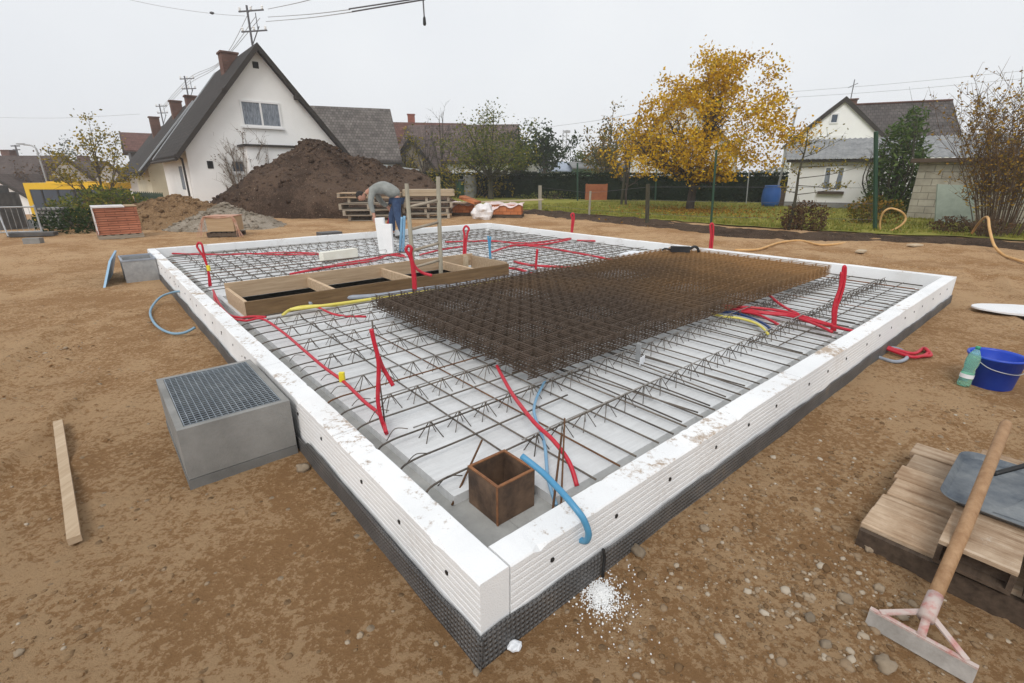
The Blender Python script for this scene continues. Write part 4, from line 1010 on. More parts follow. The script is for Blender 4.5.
b.build('film', 'wrap', root)
b = MB(); b.box((.36, 0, .865), (.26, .84, .02)); b.build('lid_board', 'ply', root)
# crate in netting
cp = (onz(205, 239)+onz(235, 236))/2; root = empty('board_crate', cp+Vector((0, .35, gz(cp.x, cp.y))), R(5), 'small plywood crate under orange netting by the back foam edge', 'crate')
MB().b(-.36, .36, -.3, .3, .16, .56).build('crate_body', 'ply', root)
b = MB(); pallet_boards(b, .8, .62, .0); b.build('pallet', 'w_dark', root)
b = MB()
for i in range(9):
    for sgn in (-1, 1):
        x = sgn*(.37+.06*rnd.random()); b.tube(cr([(x*.9, -.32, .575), (x+sgn*.05, -.33, .35+rnd.gauss(0, .04)), (x+sgn*.10+rnd.gauss(0, .05), -.36, .02)], 4), .006, 4)
for i in range(7): b.tube(cr([(-.40, -.31-.02*i%.05, .57-.002*i), (0, -.315, .55-.03*rnd.random()), (.40, -.31, .57)], 4), .007, 4)
b.box((0, 0, .572), (.76, .64, .016)); b.build('netting', simple('orange_net', (.42, .20, .13), (.55, .36, .27), 8, .8), root)
# stacks of pallets / formwork
def pal(lab, c, w, d, z0, h, rz, mat, kind_='pallet', grp='wooden pallets stacked before the topsoil heap'):
    root = empty(kind_, (c.x, c.y, gz(c.x, c.y)+z0), rz, lab, 'pallet', grp)
    b = MB()
    for i in range(7): y = -d/2+.06+(d-.12)*i/6; b.b(-w/2, w/2, y-.055, y+.055, h-.024, h)
    b.build('deck', mat, root)
    for x in (-w/2+.05, 0, w/2-.05): MB().b(x-.05, x+.05, -d/2, d/2, .024, h-.026).build('bearer', 'w_grey', root)
    b = MB()
    for y in (-d/2+.06, 0, d/2-.06): b.b(-w/2, w/2, y-.05, y+.05, 0, .022)
    b.build('bottom_boards', mat, root)
c = onz(370, 221); c.y += .6; zz = 0; od = ['lowest', 'second lowest', 'middle', 'second highest', 'topmost']
for i, (h, w, dx) in enumerate(((.19, 1.9, .1), (.2, 2.1, 0), (.22, 2.2, -.05), (.18, 1.9, .12), (.17, 2.3, -.05))):
    if i == 3: zz += .02
    pal(f'grey wooden pallet, {od[i]} of the stack left behind the bending worker', c+Vector((dx, rnd.gauss(0, .05), 0)), w, 1.1, zz, h, R(4+rnd.gauss(0, 2)), 'w_tan' if i == 4 else 'w_grey'); zz += h+.01
c = onz(424, 219); c.y += .6; zz = 0
for i, (h, w, dx) in enumerate(((.2, 1.7, .1), (.2, 1.8, 0), (.22, 1.9, .1), (.2, 1.8, 0.05))):
    pal(f'grey wooden pallet, {["lowest", "second lowest", "second highest", "topmost"][i]} of the stack behind the ladder', c+Vector((dx, rnd.gauss(0, .05), 0)), w, 1.1, zz, h, R(8+rnd.gauss(0, 2)), 'w_grey'); zz += h+.01
b = MB()
for i in range(2):
    for j in range(5): b.box((0, -.45+j*.22, .06+i*.125), (2.0+rnd.gauss(0, .05), .2, .118))
tag(b.build('timber_bundle', 'w_pale', frame=((c.x+.15, c.y, gz(c.x, c.y)+zz), R(8))), 'pale timber bundle lying on the pallets behind the ladder', 'timber')
# two low brick packs with plastic
def lowpack(lab, c, w, d, h, rz):
    root = empty('wrapped_brick_pack', (c.x, c.y, gz(c.x, c.y)), rz, lab, 'brick pack', 'low brick packs by the lawn')
    b = MB(); pallet_boards(b, w, d, 0); b.build('pallet', 'w_dark', root)
    b = MB(); b.b(-w/2+.04, w/2-.04, -d/2+.04, d/2-.04, .132, h); b.build('bricks', 'orangebrick', root)
    b = MB(); nx_, ny_ = 18, 10
    for j in range(ny_+1):
        for i in range(nx_+1):
            x, y = -w/2*1.02+w*1.02*i/nx_, -d/2*1.03+d*1.03*j/ny_
            drop = max(0, -(y+d/2*.8))*2.2*(.5+MN.noise(Vector((x*3, 2, w)))*.9)
            b.v.append((x, y, h+.03+.07*MN.noise(Vector((x*4, y*4, w)))+.05*MN.noise(Vector((x*9, y*9, 1)))-drop))
    for j in range(ny_):
        for i in range(nx_): b.f.append((j*(nx_+1)+i, j*(nx_+1)+i+1, (j+1)*(nx_+1)+i+1, (j+1)*(nx_+1)+i))
    b.build('film', 'wrap_red', root, smooth=True)
c = onz(463, 216); lowpack('short orange brick pack with rumpled film beside the pallets', c+Vector((0, .4, 0)), 1.0, .9, .50, R(4))
c = onz(505, 218); lowpack('long orange brick pack with rumpled film before the lawn', c+Vector((0, .4, 0)), 1.5, .9, .52, R(-6))
b = MB(); c = onz(484, 219); stone_mesh(b, (c.x, c.y, .24), .34, 3.3, 1.0, 11, 18); stone_mesh(b, (c.x-.3, c.y+.1, .18), .26, 8.3, .9, 11, 18)
tag(b.build('plastic_bag', 'wrap'), 'crumpled white plastic film heap between the two brick packs', 'plastic film')
a, c = ony(452, 203, 21.2), ony(543, 199.5, 21.6); b = MB(); b.beam(a, c, .22, .05); tag(b.build('long_board', 'w_pale'), 'long pale board lying across the brick packs', 'board')
a, c = ony(462, 197, 20.8), ony(478, 203, 20.5); b = MB(); b.beam(a, c, .5, .12); tag(b.build('brick_board', 'orangebrick'), 'tilted orange board on the short brick pack', 'board')

# ------------------------------------------------------------------ the worker
def skin(name, pts, edges, mat, parent, root_i=0, lv=2):
    me = bpy.data.meshes.new(name); me.from_pydata([p[:3] for p in pts], edges, [])
    o = bpy.data.objects.new(name, me); C.objects.link(o); o.parent = parent
    sk = o.modifiers.new('skin', 'SKIN'); sk.use_smooth_shade = True
    for i, p in enumerate(pts):
        r = p[3]; me.skin_vertices[0].data[i].radius = (r, r) if not hasattr(r, '__len__') else r
        me.skin_vertices[0].data[i].use_root = (i == root_i)
    s_ = o.modifiers.new('sub', 'SUBSURF'); s_.levels = lv; s_.render_levels = lv
    me.materials.append(M[mat]); return o
fp = onz(401, 238, ZP); HY = 1.0
W = empty('person', fp, math.pi+R(6), 'worker in grey sweatshirt and blue jeans bending over on the slab', 'person')
# local: +x the way he faces, y sideways
hip = [(0, 0, .93, .15), (.03, .09, .90, .10), (.03, -.09, .90, .10)]
legs = [(.02, .12, .52, .068), (-.06, .13, .12, .05), (.20, -.13, .52, .068), (.20, -.14, .12, .05)]
body_pts = [(0, 0, .93, .12), (.16, 0, 1.10, .11), (.36, 0, 1.20, .125), (.54, 0, 1.17, .12), (.66, 0, 1.10, .065), (.76, 0, 1.05, .06),
            (.03, .09, .88, .085), (.02, .12, .52, .058), (-.06, .13, .10, .042), (.03, -.09, .88, .085), (.20, -.13, .52, .058), (.20, -.14, .10, .042),
            (.56, .20, 1.10, .06), (.62, .24, .82, .045), (.56, .20, .56, .036), (.56, -.20, 1.08, .06), (.44, -.28, .82, .045), (.26, -.24, .70, .036)]
body_e = [(0, 1), (1, 2), (2, 3), (3, 4), (4, 5), (0, 6), (6, 7), (7, 8), (0, 9), (9, 10), (10, 11), (3, 12), (12, 13), (13, 14), (3, 15), (15, 16), (16, 17)]
# palms and fingers
for (wi, dv, sd) in ((14, Vector((-.02, 0, -1)), 1), (17, Vector((-.5, .2, -.8)), -1)):
    w_ = Vector(body_pts[wi][:3]); dv = dv.normalized(); sx = Vector((1, 0, 0)) if wi == 14 else Vector((.6, .6, -.2)).normalized()
    pm = w_+dv*.07; body_pts.append((*pm, .034)); pi_ = len(body_pts)-1; body_e.append((wi, pi_))
    for q, ln in ((-.027, .07), (-.009, .085), (.009, .08), (.027, .06)):
        a = pm+dv*.035+sx*q; e = a+dv*ln*.5; f = e+dv*ln*.4+sx.cross(dv)*.025
        i0 = len(body_pts); body_pts += [(*a, .010), (*e, .009), (*f, .008)]; body_e += [(pi_, i0), (i0, i0+1), (i0+1, i0+2)]
    a = w_+dv*.05+sx*.04; e = a+dv*.05+sx*.02; i0 = len(body_pts); body_pts += [(*a, .011), (*e, .009)]; body_e += [(pi_, i0), (i0, i0+1)]
body = skin('body', body_pts, body_e, 'skin', W)
# head, with face, as part of the same figure
hb = MB(); hc = Vector((.86, 0, .99)); tilt = Matrix.Rotation(R(62), 3, 'Y')
nr_, na_ = 18, 24
for i in range(nr_+1):
    th = math.pi*i/nr_
    for j in range(na_):
        a = 2*math.pi*j/na_; d = Vector((math.sin(th)*math.cos(a), math.sin(th)*math.sin(a), math.cos(th)))
        x, y, z = d.x*.098, d.y*.078, d.z*.118
        if d.z < -.2: y *= 1-.25*(-d.z-.2); x *= 1.0-.05*(-d.z)
        f = max(0, d.x)
        x += .026*math.exp(-((y/.014)**2+((z+.012)/.024)**2))*f          # nose
        for e in (-.032, .032): x -= .012*math.exp(-(((y-e)/.016)**2+((z-.016)/.012)**2))*f
        x += .006*math.exp(-((y/.025)**2+((z+.055)/.008)**2))*f
        for e in (-1, 1): y += e*.022*math.exp(-(((x+.005)/.018)**2+((z-.0)/.03)**2))*max(0, e*d.y)
        hb.v.append(tuple(hc+tilt @ Vector((x, y, z))))
for i in range(nr_):
    for j in range(na_):
        j2 = (j+1) % na_; hb.f.append((i*na_+j, (i+1)*na_+j, (i+1)*na_+j2, i*na_+j2))
hb.build('head', 'skin', W, smooth=True)
hr_ = MB()
for i in range(10):
    th = math.pi*.56*i/9
    for j in range(na_):
        a = 2*math.pi*j/na_; d = Vector((math.sin(th)*math.cos(a), math.sin(th)*math.sin(a), math.cos(th)))
        k = 1.09; z = d.z*.118*k
        if d.x > .2: z = max(z, .05)
        hr_.v.append(tuple(hc+tilt @ Vector((d.x*.098*k-.004, d.y*.080*k, z+.002))))
for i in range(9):
    for j in range(na_): j2 = (j+1) % na_; hr_.f.append((i*na_+j, (i+1)*na_+j, (i+1)*na_+j2, i*na_+j2))
hr_.build('hair', 'hair', W, smooth=True, recalc=False)
skin('sweatshirt', [(-.03, 0, .96, (.20, .175)), (.16, 0, 1.12, (.215, .165)), (.36, 0, 1.21, (.235, .18)), (.52, 0, 1.17, (.22, .165)), (.63, 0, 1.11, .085),
     (.56, .20, 1.10, .085), (.62, .245, .83, .068), (.565, .205, .60, .052), (.56, -.20, 1.08, .085), (.44, -.285, .83, .068), (.28, -.245, .72, .052)],
     [(0, 1), (1, 2), (2, 3), (3, 4), (3, 5), (5, 6), (6, 7), (3, 8), (8, 9), (9, 10)], 'sweat', W)
skin('jeans', [(.06, 0, 1.02, (.185, .155)), (.03, .095, .86, .12), (.03, .12, .52, .088), (-.055, .13, .14, .072), (.03, -.095, .86, .115), (.205, -.13, .52, .088), (.20, -.14, .14, .072)],
     [(0, 1), (1, 2), (2, 3), (0, 4), (4, 5), (5, 6)], 'denim', W)
for (x, y) in ((-.03, .13), (.23, -.14)):
    skin('shoe', [(x-.08, y, .05, .048), (x+.04, y, .045, .046), (x+.15, y, .035, .036)], [(0, 1), (1, 2)], 'black', W)
iw = Matrix.Rotation(-W.rotation_euler.z, 3, 'Z')
h2 = W.location+Matrix.Rotation(W.rotation_euler.z, 3, 'Z') @ Vector((.22, -.23, .64))
b = MB(); b.tube([h2+Vector((.10, .02, .22)), h2, h2+Vector((-.16, -.05, -.52))], .022, 8)
tag(b.build('red_tool', 'red', smooth=True), 'straight red pipe held by the bending worker', 'pipe')

# ------------------------------------------------------------------ houses
def window(root, x, z, w, h, y=0.0, panes=2, sill=True, curtain=True):
    """an opening with frame, glass and curtain, in the plane y, looking towards -y"""
    f = empty('window', (x, y, z)); f.parent = root
    t = .085; b = MB()
    b.b(-w/2, w/2, -.02, .05, 0, t); b.b(-w/2, w/2, -.02, .05, h-t, h)
    b.b(-w/2, -w/2+t, -.02, .05, t, h-t); b.b(w/2-t, w/2, -.02, .05, t, h-t)
    if panes == 2: b.b(-.045, .045, -.02, .05, t, h-t)
    b.build('window_frame', 'frame_white', f)
    b = MB(); b.b(-w/2+.01, w/2-.01, .012, .02, .01, h-.01); b.build('pane', 'curtain' if curtain else 'glass', f)
    if sill: b = MB(); b.b(-w/2-.08, w/2+.08, -.10, .0, -.09, -.005); b.build('sill', 'frame_white', f)
def house(name, label, frame, W_, Ln, eave, ridge, wall, roof, over=.35, cat='house', windows=(), chim=(), grp=None, base=-3.0, fascia='fascia', verge=.45):
    root = empty(name, frame[0], frame[1], label, cat, grp)
    b = MB(); poly = [(0, base), (W_, base), (W_, eave), (W_/2, ridge), (0, eave)]
    b.prism(poly, lambda x, z: (x, 0, z), lambda x, z: (x, Ln, z)); b.build('wall', wall, root)
    sl = (ridge-eave)/(W_/2); r0 = None; th = .16
    b = MB()
    for s_ in (0, 1):
        X = lambda x: x if s_ == 0 else W_-x
        pr_ = [(-over, eave-over*sl+.02), (W_/2, ridge+.02), (W_/2, ridge+.02+th*1.5), (-over-.04, eave-over*sl+.02+th*1.0)]
        b.prism([(X(x), z) for x, z in pr_], lambda x, z: (x, -verge, z), lambda x, z: (x, Ln+verge, z))
    r0 = b.build('roof', roof, root)
    b = MB()
    for s_ in (0, 1):
        X = lambda x: x if s_ == 0 else W_-x
        pr_ = [(-over-.02, eave-over*sl-.06), (W_/2, ridge-.08), (W_/2, ridge+.02+th*1.55), (-over-.06, eave-over*sl+.02+th*1.05)]
        b.prism([(X(x), z) for x, z in pr_], lambda x, z: (x, -verge-.05, z), lambda x, z: (x, -verge-.003, z))
    b.build('verge_board', fascia, r0)
    for gx in (-over-.08, W_+over+.08):
        b = MB(); b.bar((gx, -verge, eave-over*sl-.02), (gx, Ln+verge, eave-over*sl-.02), .07, 8); b.build('gutter', fascia, r0)
    for (x, y, w, h, m_) in chim:
        z0 = ridge-abs(x-W_/2)*sl-.3
        b = MB(); b.b(x-w/2, x+w/2, y-w/2, y+w/2, z0, ridge+h); b.b(x-w/2-.06, x+w/2+.06, y-w/2-.06, y+w/2+.06, ridge+h+.001, ridge+h+.09); b.build('chimney', m_, r0)
    for wd in windows: window(root, *wd)
    return root, r0
# white gable house (aligned with the plot)
vG = 29.4; uL = 3.75; WG = 8.0
hw = house('gable_house', 'large white rendered house with a steep dark gable roof behind the topsoil heap', (S(uL, vG, 0), ANG), WG, 9.5, 2.95, 7.78, 'render_white', 'roof_dark', .45,
    windows=[], chim=[(WG/2-.33, 4.3, .85, .42, 'chimbrick')])[0]
def gpt(px, py):   # pixel -> local (x, z) on the gable plane
    d = ray(px, py); o_ = S(0, vG); nrm = Vector((-math.sin(ANG), math.cos(ANG), 0)); t = (o_-Vector((0, 0, EYE))).dot(nrm)/d.dot(nrm)
    q = Vector((0, 0, EYE))+d*t; return UV(q)[0]-uL, q.z
def gwin(x0, y0, x1, y1, panes, curtain=True, sill=True):
    a, c = gpt(x0, y1), gpt(x1, y0); window(hw, (a[0]+c[0])/2, a[1], c[0]-a[0], c[1]-a[1], -.03, panes, sill, curtain)
gwin(243, 103, 279, 126, 2); gwin(232, 160, 246, 173, 1, False); 
a = gpt(208, 168.5); c = gpt(212.5, 161)
MB().b(a[0], c[0], -.02, .0, a[1], c[1]).build('vent', 'dark_hole', hw)
a = gpt(253, 68); c = gpt(258, 62); MB().b(a[0], c[0], -.02, .0, a[1], c[1]).build('vent', 'dark_hole', hw)
a = gpt(250, 205); c = gpt(300, 149); b = MB(); b.b(a[0], c[0], -1.2, -.002, -1, c[1]); b.build('annex', 'render_white', hw)
b = MB(); b.b(a[0]-.15, c[0]+.15, -1.35, .0-.002, c[1]+.002, c[1]+.10); b.build('annex_roof', 'fascia', hw)
for (px, py) in ((222, 92), (295, 98)):
    a = gpt(px, py); MB().b(a[0]-.08, a[0]+.08, -.5, -.003, a[1]-.1, a[1]+.1).build('purlin_end', 'fascia', hw)
for y in (9.3,): MB().beam((-.5, y, 2.55), (WG/2-.1, y, 7.95), .25, .08).build('flashing', 'lead', hw)
b = MB(); b.bar((-.18, .25, -1), (-.18, .25, 2.4), .05, 8); b.bar((-.18, .25, 2.4), (-.5, -.3, 2.6), .05, 8); b.build('downpipe', 'fascia', hw)
MB().b(-.02, .0, 2.2, 3.2, .9, 2.1).build('side_window', 'curtain', hw)
# house row behind it
h2_ = house('gable_house', 'cream rendered row house behind the white gable house', (S(3.1, 41.0, -.4), ANG), 7.2, 10, 2.6, 6.75, 'render_cream', 'roof_dark', .45, chim=[(3.5, 1.2, .7, .45, 'chimbrick'), (3.1, 5.2, .7, .5, 'chimbrick')])[0]
MB().beam((-.5, 0.1, 2.3), (3.4, .1, 6.85), .25, .08).build('flashing', 'lead', h2_)
house('gable_house', 'farthest dark roofed house of the row behind the white gable house', (S(2.8, 53.5, -.8), ANG), 7.2, 10, 2.4, 6.5, 'render_white', 'roof_dark', .45, chim=[(2.9, 2.0, .7, .75, 'chimbrick')])
# barn right of it
P0 = ony(312, 107, 44); P0b = ony(366, 110, 44)
def long_house(name, label, x0, x1, yr, Y, eave, depth, wall, roof, rz=0.0, chim=(), cat='house', dirv=0):
    a = ony(x0, yr, Y); c = ony(x1, yr, Y); Ln = (c-a).length; ridge = a.z
    # local y runs along the ridge: turn so that it points to the right
    ang = -math.pi/2+rz
    fr = (Vector((a.x, a.y+depth/2, 0)), ang)
    return house(name, label, fr, depth, Ln, eave, ridge, wall, roof, .4, cat, chim=chim, base=-4)
long_house('barn', 'grey tiled barn roof just right of the white gable house', 262, 362, 107.5, 42, 2.9, 9, 'render_pale', 'roof_grey', R(20))
long_house('tiled_house', 'low house with red brown roof and a red chimney beyond the hedge', 352, 455, 124, 58, 3.0, 9, 'render_pale', 'roof_red', R(10), chim=[(2.6, 5.6, .8, 1.2, 'chimred')])
long_house('tiled_house', 'long purple brown roof behind the bushy tree beyond the hedge', 418, 520, 128, 54, 3.0, 10, 'render_pale', 'roof_purple', R(-6))
# small gabled shed before them
q = ony(416, 165, 46)
house('garden_shed', 'small grey wooden gable shed beyond the dark hedge', (Vector((q.x-2.4, q.y, 0)), R(-10)), 4.6, 5, 1.8, 4.6, 'w_grey', 'roof_purple', .3, 'shed')
q = ony(398, 165, 38); b = MB(); b.box((q.x, q.y, 1.0), (2.4, 1.6, 2.0), .2); b.box((q.x, q.y, 2.05), (2.7, 1.9, .1), .2)
o = empty('white_shed', (q.x, q.y, 0), .2, 'low white flat roofed shed behind the topsoil heap', 'shed')
MB().b(-1.5, 1.3, -.8, .8, -.5, 2.0).build('wall', 'render_white', o); b = MB(); b.prism([(-1.7, 2.35), (1.5, 1.95), (1.5, 2.05), (-1.7, 2.45)], lambda x, z: (x, -1, z), lambda x, z: (x, 1, z)); b.build('roof', 'lead', o)
# far sheds behind the hedge
def shed(lab, x0, x1, yt, ye, Y, wall, roof, dp=6):
    a, c = ony(x0, ye, Y), ony(x1, ye, Y); zt = ony((x0+x1)/2, yt, Y+dp/2).z
    o = empty('low_shed', ((a.x+c.x)/2, Y, 0), 0, lab, 'shed'); w = (c.x-a.x)/2
    MB().b(-w, w, 0, dp, -1, a.z).build('wall', wall, o)
    b = MB()
    for (ya, yb, za, zb_) in ((-.3, dp/2, a.z, zt), (dp/2, dp+.3, zt, a.z)): b.prism([(ya, za), (yb, zb_), (yb, zb_+.12), (ya, za+.12)], lambda y, z: (-w-.2, y, z), lambda y, z: (w+.2, y, z))
    b.build('roof', roof, o); return o
q = ony(533, 168, 52)
hs = house('white_garden_house', 'small white gable house behind the hedge beside the blue roof', (Vector((q.x-1.7, q.y, 0)), R(8)), 3.4, 5, 2.2, 3.4, 'render_white', 'lead', .2, 'garden house', fascia='frame_white')[0]
for x in (1.1, 1.9, 2.6): MB().b(x-.25, x+.25, -.02, 0, 1.3, 2.0).build('window', 'dark_hole', hs)
shed('low shed with a pale blue sheet roof behind the hedge', 541, 577, 163, 172, 52, 'render_pale', 'solar')
shed('low green shed with a pale roof behind the hedge', 574, 626, 163, 169, 50, 'greenroof', 'corrug')
shed('low pinkish shed roof partly hidden by the yellow apple tree', 620, 690, 163, 170, 53, 'render_pale', 'roof_red')
q = ony(633, 140, 48)
house('gable_house', 'pale gable house half hidden behind the yellow apple tree', (Vector((q.x-.3, q.y, 0)), R(-25)), 9, 10, 3.6, 8.2, 'render_pale', 'roof_dark', .5)
# right house: gable wing and main roof
q = ony(796, 142, 37); qr = ony(862, 139, 36.5); ap = ony(835, 103, 37)
rz_ = R(-24); Wr = (qr-q).length+1.0
root, rf = house('gable_house', 'white gabled house with a brown roof behind the corrugated shed', (Vector((q.x-.2, q.y, 0)), rz_), Wr, 8, 3.9, ap.z, 'render_white', 'roof_brown', .12, verge=.12,
    chim=[(Wr/2+.75, 3.2, .75, .35, 'chimbrick')], fascia='fascia')
a = ony(831, 125, 37); lx = (a-root.location); lx = Matrix.Rotation(-rz_, 3, 'Z') @ lx
window(root, lx.x, lx.z, .5, .65, -.03, 1, False, False)
MB().b(lx.x-1.2, lx.x+.9, -.04, -.002, lx.z-1.6, lx.z-.75).build('shutter', 'frame_white', root)
b = MB(); b.bar((Wr/2+.75, 3.2, ap.z+.4), (Wr/2+.75, 3.2, ap.z+1.7), .03, 6); b.bar((Wr/2+.45, 3.2, ap.z+1.2), (Wr/2+1.0, 3.2, ap.z+1.45), .02, 6); b.build('antenna', 'wire', root)
rd = ony(952, 102, 35.5); pk = Vector((ap.x+.6, ap.y+4, ap.z)); 
Lm = 6.9; e0 = Wr/2; zr = ap.z-.02
b = MB(); b.prism([(.4, 3.4), (4.2, zr), (4.2, zr+.2), (.25, 3.5)], lambda y, z: (e0+.2+(0 if z > 4.6 else 2.3), y, z), lambda y, z: (e0+Lm-(.0 if z > 4.6 else -.1), y, z)); b.build('main_roof', 'roof_brown', root)
b = MB(); b.prism([(4.2, zr), (8.0, 3.4), (8.1, 3.5), (4.2, zr+.2)], lambda y, z: (e0+.2, y, z), lambda y, z: (e0+Lm, y, z)); b.build('main_roof', 'roof_brown', root)
MB().beam((e0+.3, 4.2, zr+.2), (e0+Lm, 4.2, zr+.2), .25, .12).build('ridge_tiles', 'roof_red', root)
b = MB(); b.prism([(.9, -3), (7.5, -3), (7.5, 3.6), (4.2, zr-.1), (.9, 3.6)], lambda y, z: (e0+1.0, y, z), lambda y, z: (e0+Lm-.15, y, z)); b.build('main_wall', 'render_white', root)
# corrugated shed
fl, frr = onz(783, 209), onz(882, 212); dsh = frr-fl; rzs = math.atan2(dsh.y, dsh.x)
rs = empty('garden_house', Vector((fl.x, fl.y, gz(fl.x, fl.y))), rzs, 'white garden house with corrugated roof, window and curtains at the lawn', 'garden house')
Ls = dsh.length*1.0; ze = 2.28
MB().b(0, Ls, 0, 3.6, -.3, ze).build('wall', 'render_pale', rs)
b = MB(); ncor = 110; yy0, yy1, z0, z1 = -.35, 3.8, ze+.02, ze+1.12; Lr = Ls+4.6
for i in range(ncor+1):
    x = -.25+Lr*i/ncor; dz = .03*math.cos(i*math.pi*.67)
    b.v += [(x, yy0, z0+dz), (x, yy1, z1+dz), (x, yy0, z0+dz-.02), (x, yy1, z1+dz-.02)]
for i in range(ncor):
    o_ = i*4; b.f += [(o_, o_+4, o_+5, o_+1), (o_+2, o_+3, o_+7, o_+6), (o_, o_+2, o_+6, o_+4), (o_+1, o_+5, o_+7, o_+3)]
b.build('corrugated_roof', 'corrug', rs, recalc=False)
MB().b(-.2, Ls+.1, -.30, -.27, ze-.14, ze+.01).build('eave_board', 'fascia', rs)
d = ray(836, 178); wx = .5
lx = lambda px, py: (lambda p: (Matrix.Rotation(-rzs, 3, 'Z') @ (p-rs.location)))(ony(px, py, fl.y+(frr.y-fl.y)*((px-783)/99)))
a, c = lx(820, 191), lx(847, 166)
window(rs, (a.x+c.x)/2, a.z, c.x-a.x, c.z-a.z, -.03, 2, False)
MB().b(a.x-.1, c.x+.1, -.18, -.005, a.z-.14, a.z-.01).build('flower_box', 'w_dark', rs)
for s_ in (0, 1):
    b = MB(); xa = a.x+.06 if s_ == 0 else c.x-.06; sg = 1 if s_ == 0 else -1
    for i in range(8): b.v += [(xa+sg*(.36+.02*i), -.06-.012*(i % 2), a.z+.05), (xa+sg*(.04*i+.30), -.06-.012*(i % 2), c.z-.05)]
    for i in range(7): b.f.append((i*2, i*2+2, i*2+3, i*2+1))
    b.build('curtain_half', 'frame_white', rs, recalc=False)
MB().b(0, Ls, -.03, -.002, -.3, .28).build('plinth', 'concrete', rs)
# block wall shed with leaning green panel
fl2, fr2 = onz(905, 221), onz(985, 226); d2_ = fr2-fl2; rz2 = math.atan2(d2_.y, d2_.x)
r2 = empty('block_shed', Vector((fl2.x, fl2.y, gz(fl2.x, fl2.y))), rz2, 'pale block shed with mossy wall behind the bare shrub', 'shed')
L2 = d2_.length*2.0
MB().b(0, L2, 0, 3, -.3, 2.0).build('wall', 'blockwall', r2)
MB().b(-.2, L2+.2, -.25, 3.2, 2.002, 2.14).build('roof', 'w_dark', r2)
q0, q1 = onz(935, 226), onz(974, 228); b = MB(); q1t, q0t = q1+Vector((.0, .42, 1.32)), q0+Vector((.06, .42, 1.36)); off = Vector((0, .05, 0))
vs4 = [q0, q1, q1t, q0t]; b.add([*vs4, *[x+off for x in vs4]], [(0, 1, 2, 3), (7, 6, 5, 4), (0, 4, 5, 1), (1, 5, 6, 2), (2, 6, 7, 3), (3, 7, 4, 0)])
tag(b.build('leaning_panel', 'greendoor'), 'grey green panel leaning against the block shed', 'panel')
# far left houses
long_house('tiled_house', 'house with a red tiled roof and dark upper wall at the left', 95, 152, 134, 62, 4.3, 9, 'slate', 'roof_red', R(38))
q = ony(96, 185, 60); b = MB()
long_house('tiled_house', 'long brown roofed house behind the yellow bus', -60, 62, 158, 60, -.2, 10, 'render_white', 'roof_far', chim=[(4.4, 7.6, 1.0, .8, 'chimbrick')])
long_house('tiled_house', 'grey brown roofed house farther right behind the yellow bus', 50, 105, 163, 72, -.5, 10, 'render_pale', 'roof_far', chim=[(4.0, 4.0, 1.0, .9, 'chimbrick')])
q = ony(8, 190, 46)
house('white_outbuilding', 'low white gable outbuilding at the far left edge', (Vector((q.x-4.2, q.y, 0)), R(6)), 6.2, 6, -.8, 1.5, 'render_white', 'roof_far', .3, 'outbuilding', base=-4)
# road and bus
b = MB(); b.b(-80, -17, 33, 40, -1.62, -1.60)
pp = [(-80, 33.0), (-17, 33.0), (-17, 40), (-80, 40)]; b = MB(); b.add([(x, y, -1.72) for x, y in pp], [(0, 1, 2, 3)]); kind(b.build('road', 'asphalt'), 'structure')
q = ony(19, 183, 34.5); bz = q.z; qb = ony(100, 183, 34.5)
rb = empty('bus', Vector(((q.x+qb.x)/2, 36, -1.72)), 0, 'yellow bus passing on the road behind the left bushes', 'bus')
Lb_ = (qb.x-q.x); hB = bz+1.72
MB().b(-Lb_/2, Lb_/2, -1.25, 1.25, .3, 1.15).build('lower_body', 'bus', rb)
MB().b(-Lb_/2, Lb_/2, -1.25, 1.25, hB-.42, hB).build('roof', 'bus', rb)
MB().b(-Lb_/2+1.0, -Lb_/2+4.0, -.6, .9, hB+.001, hB+.09).build('roof_unit', 'bus', rb)
b = MB(); b.b(-Lb_/2+.12, Lb_/2-.1, -1.2, 1.2, 1.151, hB-.421); b.build('window_band', 'glass', rb)
MB().b(-Lb_/2, -Lb_/2+.3, -1.25, 1.25, 1.152, hB-.422).build('front_pillar', 'bus', rb)
for i in range(1, 5): MB().b(-Lb_/2+Lb_*i/5-.06, -Lb_/2+Lb_*i/5+.06, -1.23, -1.20, 1.152, hB-.422).build('window_post', 'black', rb)
for x in (-Lb_/2+1.6, Lb_/2-1.8):
    b = MB(); b.tube([(x, -1.27, .45), (x, -.95, .45)], .45, 20); b.build('wheel', 'tyre', rb)
# street lamp, poles
q = ony(40, 160, 48); b = MB(); top = ony(38, 150, 48)
rl = empty('street_lamp', (q.x, q.y, -1.8), 0, 'curved grey street lamp rising behind the far left roofs', 'street lamp')
b = MB(); b.tube(cr([(0, 0, 0), (0, 0, top.z+1.8-.6), (-.25, 0, top.z+1.8+.3), (-1.1, 0, ony(27, 144.5, 48).z+1.8)], 8), .07, 8); b.build('pole', 'galv_grey', rl, smooth=True)
MB().box((-1.35, 0, ony(27, 144, 48).z+1.8), (.6, .25, .12)).build('lamp_head', 'galv_grey', rl)
q = ony(15, 145, 60); b = MB(); b.bar((q.x, q.y, 2), (q.x, q.y, q.z), .08, 6); b.box((q.x, q.y, q.z-.1), (1.0, .1, .12)); b.box((q.x, q.y, q.z-.5), (.8, .1, .1))
tag(b.build('roof_mast', 'wire'), 'thin wire mast on the far left brown roof', 'mast')
